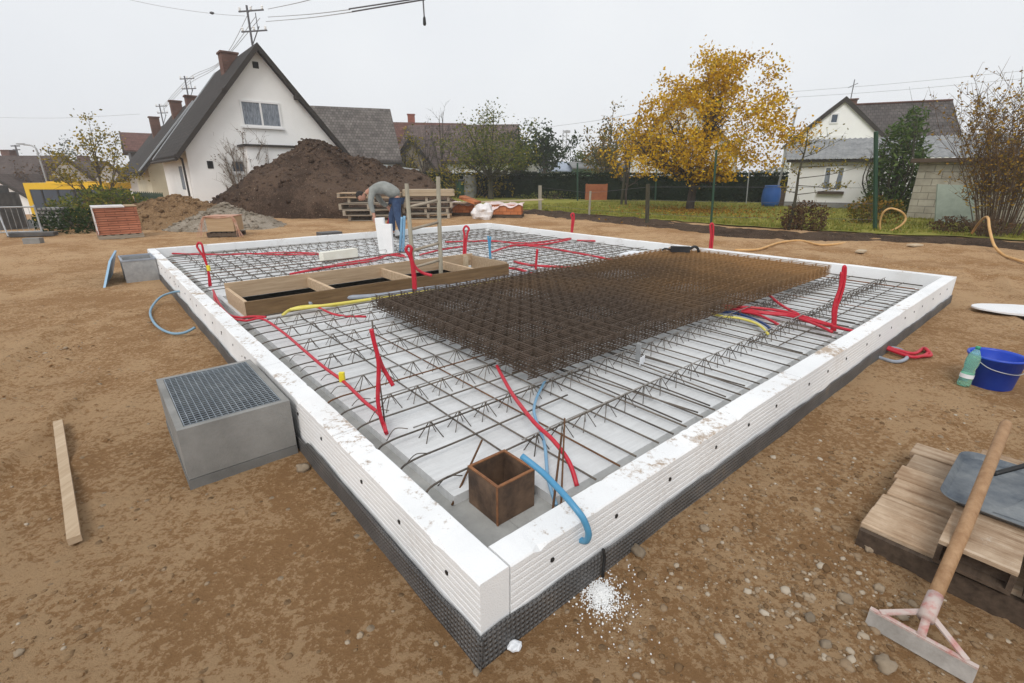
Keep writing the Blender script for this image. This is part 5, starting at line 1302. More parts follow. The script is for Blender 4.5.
def mast(lab, base, zt, sc, arms, rz, mat='wire'):
    r_ = empty('roof_mast', base, rz, lab, 'mast', 'wire masts on the house roofs')
    h = zt-base.z
    MB().bar((0, 0, 0), (0, 0, h), .05*sc, 8).build('pole', mat, r_)
    for z, w in arms:
        MB().b(-w*.35*sc, w*.65*sc, -.03*sc, .03*sc, h-z*sc-.03*sc, h-z*sc+.03*sc).build('cross_arm', mat, r_)
        for x in (-.3, .15, .6):
            b = MB(); b.lathe([(.03*sc, 0), (.06*sc, .05*sc), (.04*sc, .09*sc), (.06*sc, .13*sc), (.02*sc, .18*sc)], 8, (x*w*sc, 0, h-z*sc+.031*sc)); b.build('insulator', 'render_white', r_)
    b = MB(); b.bar((.02, 0, h-1.75*sc), (.55*sc, 0, h-.95*sc), .025*sc, 6); b.bar((.45*sc, 0, h-.35*sc), (.45*sc, 0, h-1.05*sc), .02*sc, 6); b.build('strut', mat, r_)
    return r_
mb_ = S(uL+WG/2, vG+.35, 7.7); mz = ony(252.5, 3, mb_.y)
mast('wire mast with insulators on the gable peak of the white house', mb_, mz.z-.1, 1.0, ((.25, 1.45), (1.15, 1.5)), R(-12))
m2 = ony(189, 100, 38.5); mast('smaller wire mast on the roof of the cream row house', Vector((m2.x, m2.y, m2.z-1.5)), ony(189, 76, 38.5).z, .9, ((.2, 1.3), (.9, 1.3)), R(-12))
m3 = ony(163, 122, 47); mast('smallest wire mast on the farthest row house', Vector((m3.x, m3.y, m3.z-1.5)), ony(163, 104, 47).z, .9, ((.2, 1.3), (.8, 1.2)), R(-12))
# wires
def wire(lab, pts, r=.014, mat='wire_thin', nm='overhead_wire', grp='overhead wires'):
    b = MB(); b.tube(cr(pts, 6), r, 5); tag(b.build(nm, mat, smooth=True), lab, 'wire', grp)
for i, (ya, yb) in enumerate(((6, 97), (16, 98), (18, 100))):
    wire('overhead wire strung from the house mast back along the row houses', [ony(252+4*i, ya, mb_.y), ony(222-2*i, 60+i*3, 33), ony(189, 78+i*3, 38.5), ony(163, 106+i*2, 47)])
for (a, c) in (((268, 9), (330, -6)), ((268, 17), (350, 9.5)), ((266, 21.5), (352, 12))): wire('overhead wire running from the white house mast towards the right', [ony(*a, mb_.y), ony((a[0]+c[0])/2, (a[1]+c[1])/2+1, 22), ony(*c, 18)])
for (a, c) in (((349, 9), (425, -2.5)), ((352, 11.8), (425, -.5))): wire('thick dark cable section at the top of the sky above the house', [ony(*a, 18), ony((a[0]+c[0])/2, (a[1]+c[1])/2, 17.3), ony(*c, 16.5)], .022, 'wire', 'dark_cable')
rl = empty('hanging_cable_lamp', ony(423, -1, 16.6), 0, 'dark cable end hanging down from the wire at the top', 'hanging lamp')
h_ = ony(423, -1, 16.6).z-ony(423.5, 24, 16.6).z
MB().bar((0, 0, .1), (.01, 0, -h_+.15), .022, 6).build('cord', 'wire', rl); b = MB(); b.lathe([(.02, .2), (.04, .15), (.05, 0), (.03, -.04)], 8, (.01, 0, -h_)); b.build('socket', 'black', rl)
wire('thin wire crossing the top left sky with a dark spacer on it', [ony(95, -8, 30), ony(160, 6, 30), ony(212, 13.5, 30), ony(245, 16, 28.5)], .010)
q = ony(212, 13.2, 30); b = MB(); b.lathe([(.04, -.05), (.11, -.02), (.11, .04), (.03, .07)], 10, (q.x, q.y, q.z)); tag(b.build('wire_spacer', 'wire'), 'dark spacer on the thin wire at the top left', 'spacer')
wire('thin far wire across the left sky above the brown roofs', [ony(-20, 117, 50), ony(60, 118, 50), ony(140, 114, 48)], .012)
wire('upper overhead wire in the right sky', [ony(775, 93, 45), ony(900, 83, 42), ony(1060, 67, 38)], .013)
wire('lower overhead wire in the right sky', [ony(775, 98.5, 45), ony(900, 90, 42), ony(1060, 75, 38)], .013)
wire('thin wire over the sheds behind the hedge', [ony(540, 128, 60), ony(600, 120, 58), ony(640, 112, 55)], .02)
q = ony(565, 130, 70); rl = empty('lattice_mast', (q.x, q.y, 0), 0, 'slim grey lattice mast far behind the hedge', 'mast')
b = MB(); hz = q.z
for s_ in (-1, 1): b.bar((s_*.35, 0, 0), (s_*.22, 0, hz), .05, 5)
for i in range(14): z = hz*i/14; b.bar((-.33, 0, z), (.33, 0, z+hz/14), .03, 4); b.bar((.33, 0, z), (-.33, 0, z+hz/14), .03, 4)
b.build('mast_frame', 'galv_grey', rl); MB().b(-.1, .7, -.1, .1, hz-.35, hz-.05).build('arm', 'galv_grey', rl)
q = ony(640, 107, 60); b = MB(); b.bar((q.x, q.y, 3), (q.x, q.y, q.z), .07, 6); b.box((q.x, q.y, q.z-1.2), (.4, .3, .7)); tag(b.build('chimney_mast', 'wire'), 'dark mast with a box above the trees left of the apple tree', 'mast')
q = ony(536, 129, 66); b = MB(); b.bar((q.x, q.y, 0), (q.x, q.y, q.z), .14, 6); b.box((q.x, q.y, q.z-.4), (1.4, .12, .12)); tag(b.build('wooden_pole', 'wire'), 'dark wire pole behind the bushy trees', 'pole')
q = ony(797, 108, 27); b = MB(); b.bar((q.x-.35, q.y, 0), (q.x, q.y, q.z), .05, 6); b.box((q.x-.03, q.y, q.z), (.2, .1, .06)); tag(b.build('steel_pole', 'galv_grey'), 'slanted grey steel pole beside the garden house', 'pole')

# ------------------------------------------------------------------ fence posts, crate, barrels, odds and ends
FG = 'posts along the lawn edge'
def post(lab, px, py, ytop, r, mat, name='fence_post', lean=0, sq=False):
    p = onz(px, py); t = ony(px+lean, ytop, p.y); b = MB()
    if sq: b.beam((p.x, p.y, gz(p.x, p.y)-.1), t, r*2, r*2, Vector((0, 1, 0)))
    else: b.bar((p.x, p.y, gz(p.x, p.y)-.1), t, r, 8)
    tag(b.build(name, mat), lab, 'post', FG); return p, t
f1 = post('grey wooden fence post beside the long brick pack', 540, 213, 185.5, .075, 'w_greyz', sq=True)
f2 = post('thin brown fence post left of the orange crate', 589, 218, 191, .045, 'w_greyz', lean=1.5)
f3 = post('brown wooden fence post before the lawn left of the apple tree', 647, 226, 184, .07, 'bark_mossy', lean=1)
f4 = post('green metal fence post in front of the apple tree', 710.5, 231, 150, .035, 'greenpost', lean=6)
f5 = post('thick green metal fence post with the looping tan hose', 875, 234, 131.5, .055, 'greenpost', lean=1)
post('leaning dark stake supporting the sapling on the lawn', 621, 207, 172, .07, 'bark_mossy', 'tree_stake', lean=4)
post('thin green post at the hedge beside the apple tree', 655, 203, 160, .05, 'greenpost', lean=2)
post('thin green post at the hedge between the sheds', 577.5, 203, 163, .05, 'greenpost', lean=0)
post('thin white pole under the apple tree', 746, 206, 172, .03, 'galv_grey', 'pole', lean=3)
fw = MB()
for hf in (.93, .62, .3):
    pl = [Vector(a).lerp(Vector(t), hf) for a, t in (f1, f2, f3)]+[Vector(f4[0]).lerp(Vector(f4[1]), hf*.6), Vector(f5[0]).lerp(Vector(f5[1]), hf*.5)]
    for i in range(4): fw.tube([pl[i], pl[i+1]], .006, 4)
tag(fw.build('fence_wire', 'wire', recalc=False), 'thin fence wires strung between the posts along the lawn', 'fence wire')
q = onz(595, 201.5); b = MB(); root = empty('slatted_crate', (q.x, q.y, gz(q.x, q.y)), R(-4), 'reddish orange slatted crate standing on the lawn before the hedge', 'crate')
for i in range(5): MB().b(-.68, .68, -.6, -.56, .05+i*.2, .22+i*.2).build('slat_board', 'orangecrate', root)
MB().b(-.66, .66, -.555, .6, .02, 1.0).build('crate_box', 'orangecrate', root)
for x in (-.64, .64): MB().b(x-.05, x+.05, -.64, -.602, .0, 1.05).build('corner_batten', 'orangecrate', root)
q = onz(769, 209); root = empty('rain_barrel', (q.x, q.y, gz(q.x, q.y)), 0, 'blue plastic rain barrel at the corner of the garden house', 'barrel')
b = MB(); b.lathe([(.36, 0), (.42, .2), (.44, .5), (.42, .8), (.36, 1.0), (.37, 1.02), (.37, 1.05), (.30, 1.05)], 20); b.build('barrel_body', 'barrel', root, smooth=True)
q = onz(788, 209); root = empty('compost_box', (q.x-.2, q.y+.3, gz(q.x, q.y)), 0, 'brown wooden box between barrel and garden house', 'box')
MB().b(-.5, .4, -.3, .3, 0, .95).build('box_side', 'w_dark', root); MB().b(-.55, .45, -.35, .35, .952, 1.0).build('box_lid', 'w_brown', root)
q = onz(462, 200); root = empty('dustbin', (q.x, q.y, gz(q.x, q.y)), 0, 'dark green bin before the hedge above the brick packs', 'bin')
b = MB(); b.lathe([(.33, 0), (.42, 1.15)], 12); b.build('bin_body', 'greenpost', root); b = MB(); b.lathe([(.44, 1.152), (.40, 1.25), (.1, 1.3)], 12); b.build('bin_lid', 'black', root)
q = onz(470, 200); b = MB(); b.lathe([(.42, 0), (.48, .5), (.48, 1.0), (.40, 1.5), (.1, 1.55)], 14, (q.x, q.y, gz(q.x, q.y))); tag(b.build('grey_barrel', 'concrete'), 'grey barrel beside the dark green bin', 'barrel')
# site fence frame, grid box and block at the left
p = onz(28, 236); root = empty('site_fence_panel', (p.x, p.y, 0), R(20), 'grey site fence frame with feet at the left edge', 'fence panel')
b = MB()
for z in (.12, .8): b.bar((-1.6, 0, z), (.35, 0, z), .022, 6)
for x in (-1.6, .35): b.bar((x, 0, .05), (x-.06, .12, .85), .022, 6)
b.bar((-.25, -.4, .05), (-.5, 0, .8), .02, 6); b.build('fence_frame', 'galv_grey', root)
b = MB()
for i in range(14): x = -1.5+i*.13; b.bar((x, .02, .12), (x, .02, .8), .005, 4)
b.build('fence_bars', 'galv_grey', root); MB().b(-.4, .65, -.15, .15, 0, .10).build('fence_foot', 'membrane', root)
p = onz(24, 232); b = MB(); b.box((p.x, p.y+1.2, .25), (.6, .6, .8), .3); tag(b.build('wire_gabion', 'gabion'), 'grey gridded crate behind the site fence', 'crate')
p = onz(6, 226); b = MB(); b.box((p.x-.3, p.y, .5), (1.2, 1.0, 1.2), .1); b.box((p.x-.2, p.y, 1.2), (.8, .6, .25), .3); tag(b.build('dark_container', 'membrane'), 'dark covered container at the left edge', 'container')
p = onz(34, 243); b = MB(); b.box((p.x+.1, p.y-.1, .07), (.35, .2, .14), .3); tag(b.build('stone_block', 'concrete'), 'small grey block lying by the site fence', 'block')
p = onz(660, 222); 
for (px, py, lab) in ((861, 252, 'small orange plank scrap under the looping tan hose'), (898, 244, 'pale wood scrap on the earth beneath the block shed'), (914, 249, 'flat wood scrap right of the other wood scraps'), (862, 283, 'thin red brown scrap on the earth beyond the right corner')):
    p = onz(px, py); b = MB(); b.box((p.x, p.y, gz(p.x, p.y)+.03), (.34, .16, .035), rnd.uniform(-1, 1), None); tag(b.build('wood_scrap', 'w_pale'), lab, 'wood scrap')
p = onz(937, 290, 0)

# ------------------------------------------------------------------ vegetation
def leaf_quad(b, p, s, asp=.6):
    d = Vector((rnd.gauss(0, 1), rnd.gauss(0, 1), rnd.gauss(0, .8)))
    if d.length < 1e-3: d = Vector((1, 0, 0))
    d.normalize(); w = d.orthogonal().normalized(); w = Matrix.Rotation(rnd.uniform(0, 6.28), 3, d) @ w
    a = p+d*s*.5; c = p-d*s*.5; m1 = p+w*s*asp*.5; m2 = p-w*s*asp*.5
    o = len(b.v); b.v += [tuple(a), tuple(m1), tuple(c), tuple(m2)]; b.f.append((o, o+1, o+2, o+3))
def tree(name, label, base, height, spread, trunk_h, tr, nleaf, ls, leaf, bark='bark', seed=1, cat='tree', grp=None, nlimb=7, up_=.55, spr=.32, stems=1, low=.0, lean=(0, 0), sub=(5, 4), twr=1.0, elo=25, ell=None):
    r_ = random.Random(seed); global rnd; keep = rnd; rnd = r_
    z0 = gz(base.x, base.y)-.05
    root = empty(name, (base.x, base.y, z0), 0, label, cat, grp)
    tb = MB(); ends = []
    tips = []
    for s_ in range(stems):
        ox, oy = (0, 0) if stems == 1 else (r_.gauss(0, spread*.10), r_.gauss(0, spread*.10))
        tt = Vector((ox+lean[0]*trunk_h, oy+lean[1]*trunk_h, trunk_h))
        tb.tube(cr([(ox, oy, 0), (ox*.9+r_.gauss(0, .05), oy, trunk_h*.5), tuple(tt)], 4), [tr*(1.25-.45*i/8) for i in range(9)], 8)
        for i in range(nlimb):
            a = 2*math.pi*(i+r_.random()*.7)/nlimb; el = R(r_.uniform(elo, 80)) if i else R(86)
            ln = (height-trunk_h)*(.55+.45*math.sin(el))*r_.uniform(.75, 1.0) if el > R(50) else spread*r_.uniform(.75, 1.05)
            ln = min(ln, (height-trunk_h)/max(.2, math.sin(el)), spread/max(.12, math.cos(el)))*r_.uniform(.85, 1.0)
            if ell:
                a = 2.39996*i+r_.uniform(-.2, .2); el = math.asin(min(.99, max(-.12, -.1+1.1*((i*.618)%1.0)))) if i else R(86)
                dz_, dr_ = math.sin(el), math.cos(el); zc = ell[0]-trunk_h
                A_ = (dr_/ell[1])**2+(dz_/ell[2])**2; B_ = -2*dz_*zc/ell[2]**2; C_ = (zc/ell[2])**2-1
                ln = (-B_+math.sqrt(max(0, B_*B_-4*A_*C_)))/(2*A_)*r_.uniform(.62, .80)
            st = tt*(1-.25*r_.random()*(1 if i else 0)); d = Vector((math.cos(a)*math.cos(el), math.sin(a)*math.cos(el), math.sin(el)))
            p1 = st+d*ln*.5+Vector((0, 0, -.04*ln)); p2 = st+d*ln+Vector((0, 0, up_*.1*ln))
            lp = cr([st, p1, p2], 5); r0 = tr*.5*twr
            tb.tube(lp, [r0*(1-.85*k/(len(lp)-1))+.006 for k in range(len(lp))], 6)
            for j in range(sub[0]):
                t = .3+.7*(j+r_.random())/sub[0]; q = lp[min(len(lp)-1, int(t*(len(lp)-1)))]
                d2 = (d+Vector((r_.gauss(0, .6), r_.gauss(0, .6), r_.gauss(.15, .5)))).normalized(); l2 = ln*.42*(1.15-t*.6)
                q2 = q+d2*l2; r1 = r0*(1-.8*t)*.7+.006
                tb.tube([q, (q+q2)/2+Vector((0, 0, .04*l2)), q2], [r1, r1*.6, .005], 5)
                tips.append((q, q2))
                for k in range(sub[1]):
                    t3 = r_.uniform(.25, 1); q3 = q.lerp(q2, t3); d3 = (d2+Vector((r_.gauss(0, .8), r_.gauss(0, .8), r_.gauss(.1, .6)))).normalized(); q4 = q3+d3*l2*.5
                    tb.tube([q3, q4], [r1*.35+.002, .003], 4); tips.append((q3, q4))
    # keep inside the spread
    tb.build('trunk', bark, root, smooth=True, recalc=False)
    if nleaf:
        lb = MB(); nt_ = len(tips); cls = []
        if ell:
            while len(cls) < 210:
                d = Vector((r_.gauss(0, 1), r_.gauss(0, 1), r_.gauss(0, 1))).normalized(); k = r_.uniform(.25, 1)**.5
                k *= 1+.34*MN.noise(d*2.4+Vector((seed, 0, 0)))
                p = Vector((d.x*ell[1]*k, d.y*ell[1]*k, ell[0]+d.z*ell[2]*k)); w_ = 1.06-.66*max(0, d.z)**1.2; p.x *= w_; p.y *= w_; p.x += .09*(p.z-1.6)+.25
                if p.z > low: cls.append(p)
        for i in range(nleaf):
            if ell and i % 100 < 70:
                p = cls[int(r_.random()*len(cls))]+Vector((r_.gauss(0, .23), r_.gauss(0, .23), r_.gauss(0, .18)))
                leaf_quad(lb, p, ls*r_.uniform(.65, 1.25)); continue
            q, q2 = tips[int(r_.random()*nt_)]; t = r_.random()**.6; p = q.lerp(q2, t*1.08)+Vector((r_.gauss(0, spr), r_.gauss(0, spr), r_.gauss(-.03, spr)))*.5
            if p.z < low: continue
            leaf_quad(lb, p, ls*r_.uniform(.65, 1.25))
        lb.build('crown', leaf, root, recalc=False)
    rnd = keep
    return root
def bush(name, label, c, rx, ry, h, n, ls, leaf, seed, cat='bush', grp=None, stem_mat='twig_brown', stems=14, narrow=.55, upw=False):
    r_ = random.Random(seed); global rnd; keep = rnd; rnd = r_
    z0 = gz(c.x, c.y); root = empty(name, (c.x, c.y, z0), 0, label, cat, grp)
    b = MB(); pts_ = []
    for i in range(stems):
        a = r_.uniform(0, 6.28); rr_ = r_.random()**.5; e = Vector((rx*rr_*math.cos(a), ry*rr_*math.sin(a), h*r_.uniform(.6, 1.0)*(1-.35*rr_*rr_)))
        s_ = Vector((e.x*.35, e.y*.35, 0)); m_ = s_.lerp(e, .5)+Vector((r_.gauss(0, .08), r_.gauss(0, .08), 0))*h
        lp = cr([s_, m_, e], 4); b.tube(lp, [.022*(1-.8*k/(len(lp)-1))*max(.5, h*.5) for k in range(len(lp))], 5)
        for k in range(6):
            q = lp[r_.randrange(2, len(lp))]; d = Vector((r_.gauss(0, 1), r_.gauss(0, 1), r_.gauss(.8, .6))).normalized()*h*.22
            b.tube([q, q+d], [.007, .003], 4); pts_.append(q+d); pts_.append(q+d*.6)
    b.build('stems', stem_mat, root, smooth=True, recalc=False)
    lb = MB()
    for i in range(n):
        for _ in range(20):
            x, y, z = r_.uniform(-1, 1), r_.uniform(-1, 1), r_.random()
            k = x*x+y*y+((z-.35)/.65 if z > .35 else (z-.35)/.9)**2
            f = 1+.55*MN.noise(Vector((x*1.8+seed, y*1.8, z*2.2)))
            if k < f*.9 and (k > .25 or r_.random() < .3) and MN.noise(Vector((x*4, y*4+seed, z*4))) > -.28: break
        leaf_quad(lb, Vector((x*rx, y*ry, z*h)), ls*r_.uniform(.6, 1.3), narrow)
    lb.build('leaves', leaf, root, recalc=False); rnd = keep
    return root
# apple tree
tb_ = onz(689, 213)
tree('apple_tree', 'large yellow autumn apple tree standing on the lawn', tb_, 6.9, 4.0, 1.7, .17, 20000, .14, 'l_yellow', 'bark', 21, nlimb=26, spr=.5, low=1.35, sub=(7, 5), elo=4, ell=(3.9, 3.7, 2.6), lean=(.06, 0))
# young tree left of it
tree('young_tree', 'slender young tree with yellow leaves left of the apple tree', onz(626, 207), 4.6, 1.25, 1.3, .06, 900, .16, 'l_yellow', 'bark', 33, nlimb=7, spr=.3, low=1.5)
tree('bare_tree', 'dark bushy tree beyond the hedge left of the apple tree', ony(606, 180, 46)*1.0, 7.0, 2.3, 2.0, .12, 1500, .24, 'l_mixed', 'bark', 37, nlimb=8, spr=.5)
# bushy tree by the hedge
tree('fruit_tree', 'half bare green fruit tree before the hedge right of the brick packs', onz(491, 201), 5.6, 3.9, 1.6, .15, 5200, .16, 'l_olive', 'bark_mossy', 41, nlimb=13, spr=.6, low=1.9, sub=(7, 5), elo=15)
for (x, Y, h, sp_, nl_, ls_, lf, sd, lab) in ((545, 48, 5.6, 2.4, 2200, .3, 'l_dark', 51, 'dark green tree behind the hedge above the white garden house'), (598, 52, 4.4, 3.0, 1800, .3, 'l_olive', 52, 'low olive bushes and tree behind the green shed'),
        (612, 50, 6.2, 2.0, 1300, .26, 'l_mixed', 53, 'sparse autumn tree behind the young yellow tree'), (520, 50, 5.6, 2.6, 1500, .3, 'l_dark', 54, 'dark tree just right of the half bare fruit tree'), (575, 60, 3.6, 3.0, 900, .3, 'l_dark', 55, 'small dark tree beside the lattice mast'),
        (442, 40, 6.6, 1.6, 0, .2, 'l_mixed', 56, 'bare twiggy tree beyond the hedge left of the fruit tree'), (405, 44, 5.4, 2.0, 900, .24, 'l_ygreen', 57, 'yellow green tree above the topsoil heap'), (425, 44, 6.0, 1.5, 100, .2, 'l_russet', 58, 'thin bare tree beside the grey gable shed')):
    q = ony(x, 175, Y); tree('garden_tree', lab, Vector((q.x, Y, 0)), h, sp_, h*.28, .12, nl_, ls_, lf, 'bark', sd, spr=.6, nlimb=8)
bush('garden_bush', 'yellow green bush behind the hedge above the bins', Vector((-3.0, 36, 0)), 3.4, 1.4, 2.9, 1500, .2, 'l_ygreen', 61)
# hedge
hb0, hb1 = onz(395, 197), onz(783, 205)
def hedge(label, a, c, h, th, n, seed):
    r_ = random.Random(seed); d = c-a; Ln = d.length; rz = math.atan2(d.y, d.x); mid = (a+c)/2
    root = empty('hedge', (mid.x, mid.y, 0), rz, label, 'hedge')
    b = MB(); k_ = 60
    for i in range(k_+1):
        x = -Ln/2+Ln*i/k_; top = h*.93+.08*MN.noise(Vector((x*.6, seed, 0)))
        for (y, z) in ((-th*.4, -.2), (-th*.42, top*.8), (-th*.25, top), (th*.3, top), (th*.4, -.2)): b.v.append((x, y, z))
    for i in range(k_):
        for j in range(4): b.f.append((i*5+j, (i+1)*5+j, (i+1)*5+j+1, i*5+j+1))
    b.build('hedge_core', 'l_hedge', root, recalc=False)
    global rnd; keep = rnd; rnd = r_; lb = MB()
    for i in range(n):
        x = r_.uniform(-Ln/2, Ln/2); top = h+.12*MN.noise(Vector((x*.6, seed, 0)))+.08*MN.noise(Vector((x*2.2, seed, 0)))
        if r_.random() < .7: y = -th*.42+r_.gauss(0, .05)-.10*MN.noise(Vector((x*1.2, 4, seed))); z = r_.uniform(0, top)
        else: y = r_.uniform(-th*.45, th*.4); z = top+r_.gauss(0, .05)
        leaf_quad(lb, Vector((x, y, z)), .13*r_.uniform(.6, 1.4))
    lb.build('leaves', 'l_hedge', root, recalc=False); rnd = keep
hedge('long dark green clipped hedge behind the lawn', hb0, hb1, 1.72, 1.1, 19000, 5)
# lower bushes along the hedge foot
bush('garden_bush', 'grey green low plants at the hedge foot behind the orange crate', onz(545, 201)+Vector((.5, 0, 0)), 2.6, .7, .55, 500, .13, 'l_olive', 71)
bush('garden_bush', 'dark low shrubs at the hedge foot right of the apple trunk', onz(730, 203)+Vector((.0, .5, 0)), 2.6, .8, .9, 700, .14, 'l_dark', 72)
bush('garden_bush', 'brown low plants at the foot of the hedge behind the apple trunk', onz(640, 201), 3.0, .6, .45, 500, .13, 'l_russet', 73)
# right side plants
bush('bamboo', 'tall dense green bamboo clump beside the garden house', Vector((16.2, 21.6, 0)), 1.15, .9, 4.2, 3400, .26, 'l_bamboo', 81, 'bamboo', stem_mat='bark_mossy', stems=34, narrow=.28)
r_ = random.Random(91)
def wild_shrub(label, c, rx, ry, h, ns, nl_, leaf, seed, ls=.10, name='bare_shrub', thick=.022, mat='twig_brown', sub=5):
    r_ = random.Random(seed); global rnd; keep = rnd; rnd = r_
    root = empty(name, (c.x, c.y, gz(c.x, c.y)-.03), 0, label, 'shrub'); b = MB(); tips = []
    for i in range(ns):
        a = r_.uniform(0, 6.28); k = r_.random()**.5; s_ = Vector((rx*.3*k*math.cos(a), ry*.3*k*math.sin(a), 0))
        e = Vector((rx*1.05*k*math.cos(a)+r_.gauss(0, .1), ry*k*math.sin(a), h*r_.uniform(.55, 1.0)*(1.05-.3*k)))
        m_ = s_.lerp(e, .5)+Vector((-.06*e.x, 0, .06*h)); lp = cr([s_, m_, e], 6)
        b.tube(lp, [thick*(1-.82*j/(len(lp)-1)) for j in range(len(lp))], 5)
        for j in range(sub):
            q = lp[r_.randrange(3, len(lp)-1)]; d = Vector((r_.gauss(0, .5)+e.x*.15, r_.gauss(0, .5), r_.uniform(.5, 1.2))).normalized()*h*r_.uniform(.12, .3)
            q2 = q+d; b.tube([q, q.lerp(q2, .5)+Vector((r_.gauss(0, .03), 0, 0)), q2], [thick*.35, thick*.25, .003], 4); tips.append((q, q2))
            for _ in range(2):
                q3 = q.lerp(q2, r_.uniform(.3, .9)); q4 = q3+Vector((r_.gauss(0, .5), r_.gauss(0, .5), r_.uniform(.2, .9))).normalized()*h*.1
                b.tube([q3, q4], [.005, .002], 4); tips.append((q3, q4))
    b.build('stems', mat, root, smooth=True, recalc=False)
    if nl_:
        lb = MB()
        for i in range(nl_):
            q, q2 = tips[r_.randrange(len(tips))]; p = q.lerp(q2, r_.random())+Vector((r_.gauss(0, .03), r_.gauss(0, .03), r_.gauss(0, .03)))
            leaf_quad(lb, p, ls*r_.uniform(.6, 1.3))
        lb.build('leaves', leaf, root, recalc=False)
    rnd = keep; return root
wild_shrub('big twiggy shrub with sparse yellow leaves at the right edge', Vector((13.5, 13.6, 0)), 2.4, 1.4, 4.1, 95, 6000, 'l_shrub', 92, .08, thick=.013, sub=8)
wild_shrub('low brown shrub at the foot of the big twiggy shrub', Vector((12.3, 12.8, 0)), .8, .5, .55, 30, 250, 'l_russet', 93, .07, thick=.010)
wild_shrub('bare climbing shrub against the white gable wall', S(uL+2.2, vG-.5, 0), 2.1, .3, 4.4, 20, 260, 'l_russet', 94, .09, thick=.030, mat='twig', sub=6)
# sapling with horizontal branches and brown undergrowth
sp_ = onz(788, 234); root = empty('espalier_tree', (sp_.x, sp_.y, gz(sp_.x, sp_.y)), 0, 'thin sapling with level mossy branches in front of the garden house', 'tree')
b = MB(); tips = []; b.tube(cr([(0, 0, 0), (.03, 0, .9), (0, 0, 1.6), (.06, 0, 2.3), (.02, 0, 2.75)], 4), [.05-.0026*i for i in range(17)], 7)
for (z, dx, dz) in ((1.0, 1.5, .25), (1.05, -.5, .2), (1.45, 1.9, .35), (1.5, -.6, .4), (1.75, 2.1, .1), (2.0, 1.1, .5), (2.1, -.5, .4), (1.25, 1.2, -.1), (2.3, .6, .3)):
    lp = cr([(.02, 0, z), (dx*.5, r_.gauss(0, .1), z+dz*.35), (dx, r_.gauss(0, .15), z+dz)], 5); b.tube(lp, [.014*(1-.8*j/(len(lp)-1)) for j in range(len(lp))], 5)
    for j in range(9):
        q = lp[r_.randrange(2, len(lp))]; q2 = q+Vector((r_.gauss(.1, .12), r_.gauss(0, .12), r_.uniform(.02, .28))); b.tube([q, q2], [.006, .002], 4); tips.append((q, q2))
b.build('trunk', 'bark_mossy', root, smooth=True, recalc=False); lb = MB()
for i in range(420):
    q, q2 = tips[r_.randrange(len(tips))]; leaf_quad(lb, q.lerp(q2, r_.random())+Vector((r_.gauss(0, .05), r_.gauss(0, .05), r_.gauss(0, .04))), .075)
lb.build('crown', 'l_ygreen', root, recalc=False)
bush('dry_bush', 'russet dry bush round the sapling foot', sp_+Vector((.45, .1, 0)), .75, .5, .85, 1300, .085, 'l_russet', 101)
bush('dry_bush', 'brown dry bush at the green fence post with the tan hose', onz(870, 227), .95, .6, .95, 1300, .09, 'l_mixed', 102)
bush('dry_bush', 'small dark weed clump before the block shed panel', onz(948, 236), .6, .4, .5, 500, .08, 'l_russet', 103)
# left bushes and tree
bush('wild_bush', 'large dark green bush beside the red brick pack', Vector((-14.3, 17.6, 0)), 1.9, 1.3, 1.32, 2600, .13, 'l_olive', 111)
bush('wild_bush', 'reddish brown bush in front of the yellow bus', Vector((-17.2, 21.5, -.2)), 2.0, 1.3, 1.3, 1500, .15, 'l_russet', 112)
bush('wild_bush', 'low dark bush at the far left beside the site fence', Vector((-13.3, 15.5, 0)), 1.5, .9, .75, 1400, .11, 'l_dark', 113)
bush('wild_bush', 'dark green shrub before the row house left of the brown heap', Vector((-22.3, 27.5, -.5)), 1.5, 1.2, 2.2, 1000, .16, 'l_dark', 114)
q = ony(98, 180, 27); tree('yellow_tree', 'slender tree with yellow green leaves before the red roofed house', Vector((q.x, 27, 0)), 5.0, 2.2, .9, .09, 3200, .15, 'l_ygreen', 'bark', 121, nlimb=9, spr=.4, low=2.3)
q = ony(45, 175, 50); tree('bare_tree', 'dark bare tree before the far left brown roof', Vector((q.x, 50, 0)), 5.0, 2.4, 1.0, .12, 900, .22, 'l_russet', 'bark', 122, nlimb=8, spr=.5)
for i, (x, Y, h) in enumerate(((68, 110, 9.5), (58, 118, 8.0), (160, 130, 8), (20, 120, 7.5))):
    q = ony(x, 175, Y); tree('far_tree', ['tall hazy far tree above the left roofs', 'lower hazy far tree left of the tall one', 'hazy far tree behind the row houses', 'hazy far tree at the left behind the brown roof'][i], Vector((q.x, Y, 0)), h, 4.5, 2, .2, 900, .6, 'l_dark', 'bark', 130+i, spr=1.2)
# green gate by the row house
a, c = ony(136, 205, 30), ony(166, 203, 27.5); root = empty('picket_gate', (a.x, a.y, -.4), math.atan2(c.y-a.y, c.x-a.x), 'dark green picket fence beside the white house corner', 'fence')
Lg = (c-a).length; b = MB()
for i in range(int(Lg/.14)): b.b(i*.14, i*.14+.08, -.01, .01, .05, 1.1+.06*(i % 2))
b.build('pickets', 'greenpost', root); b = MB(); b.b(0, Lg, .012, .05, .25, .33); b.b(0, Lg, .012, .05, .85, .93); b.build('rails', 'greenpost', root)
# fallen leaves under the apple tree
b = MB()
for i in range(1500):
    a = rnd.uniform(0, 6.28); d = abs(rnd.gauss(0, 2.2)); x, y = tb_.x+d*math.cos(a), tb_.y-.8+d*math.sin(a)*1.1
    leaf_quad(b, Vector((x, y, gz(x, y)+.07+.02*rnd.random())), .11)
o = kind(b.build('fallen_leaves', 'l_brownred', recalc=False), 'stuff'); tag(o, 'brown and yellow fallen leaves on the lawn under the apple tree', 'fallen leaves')
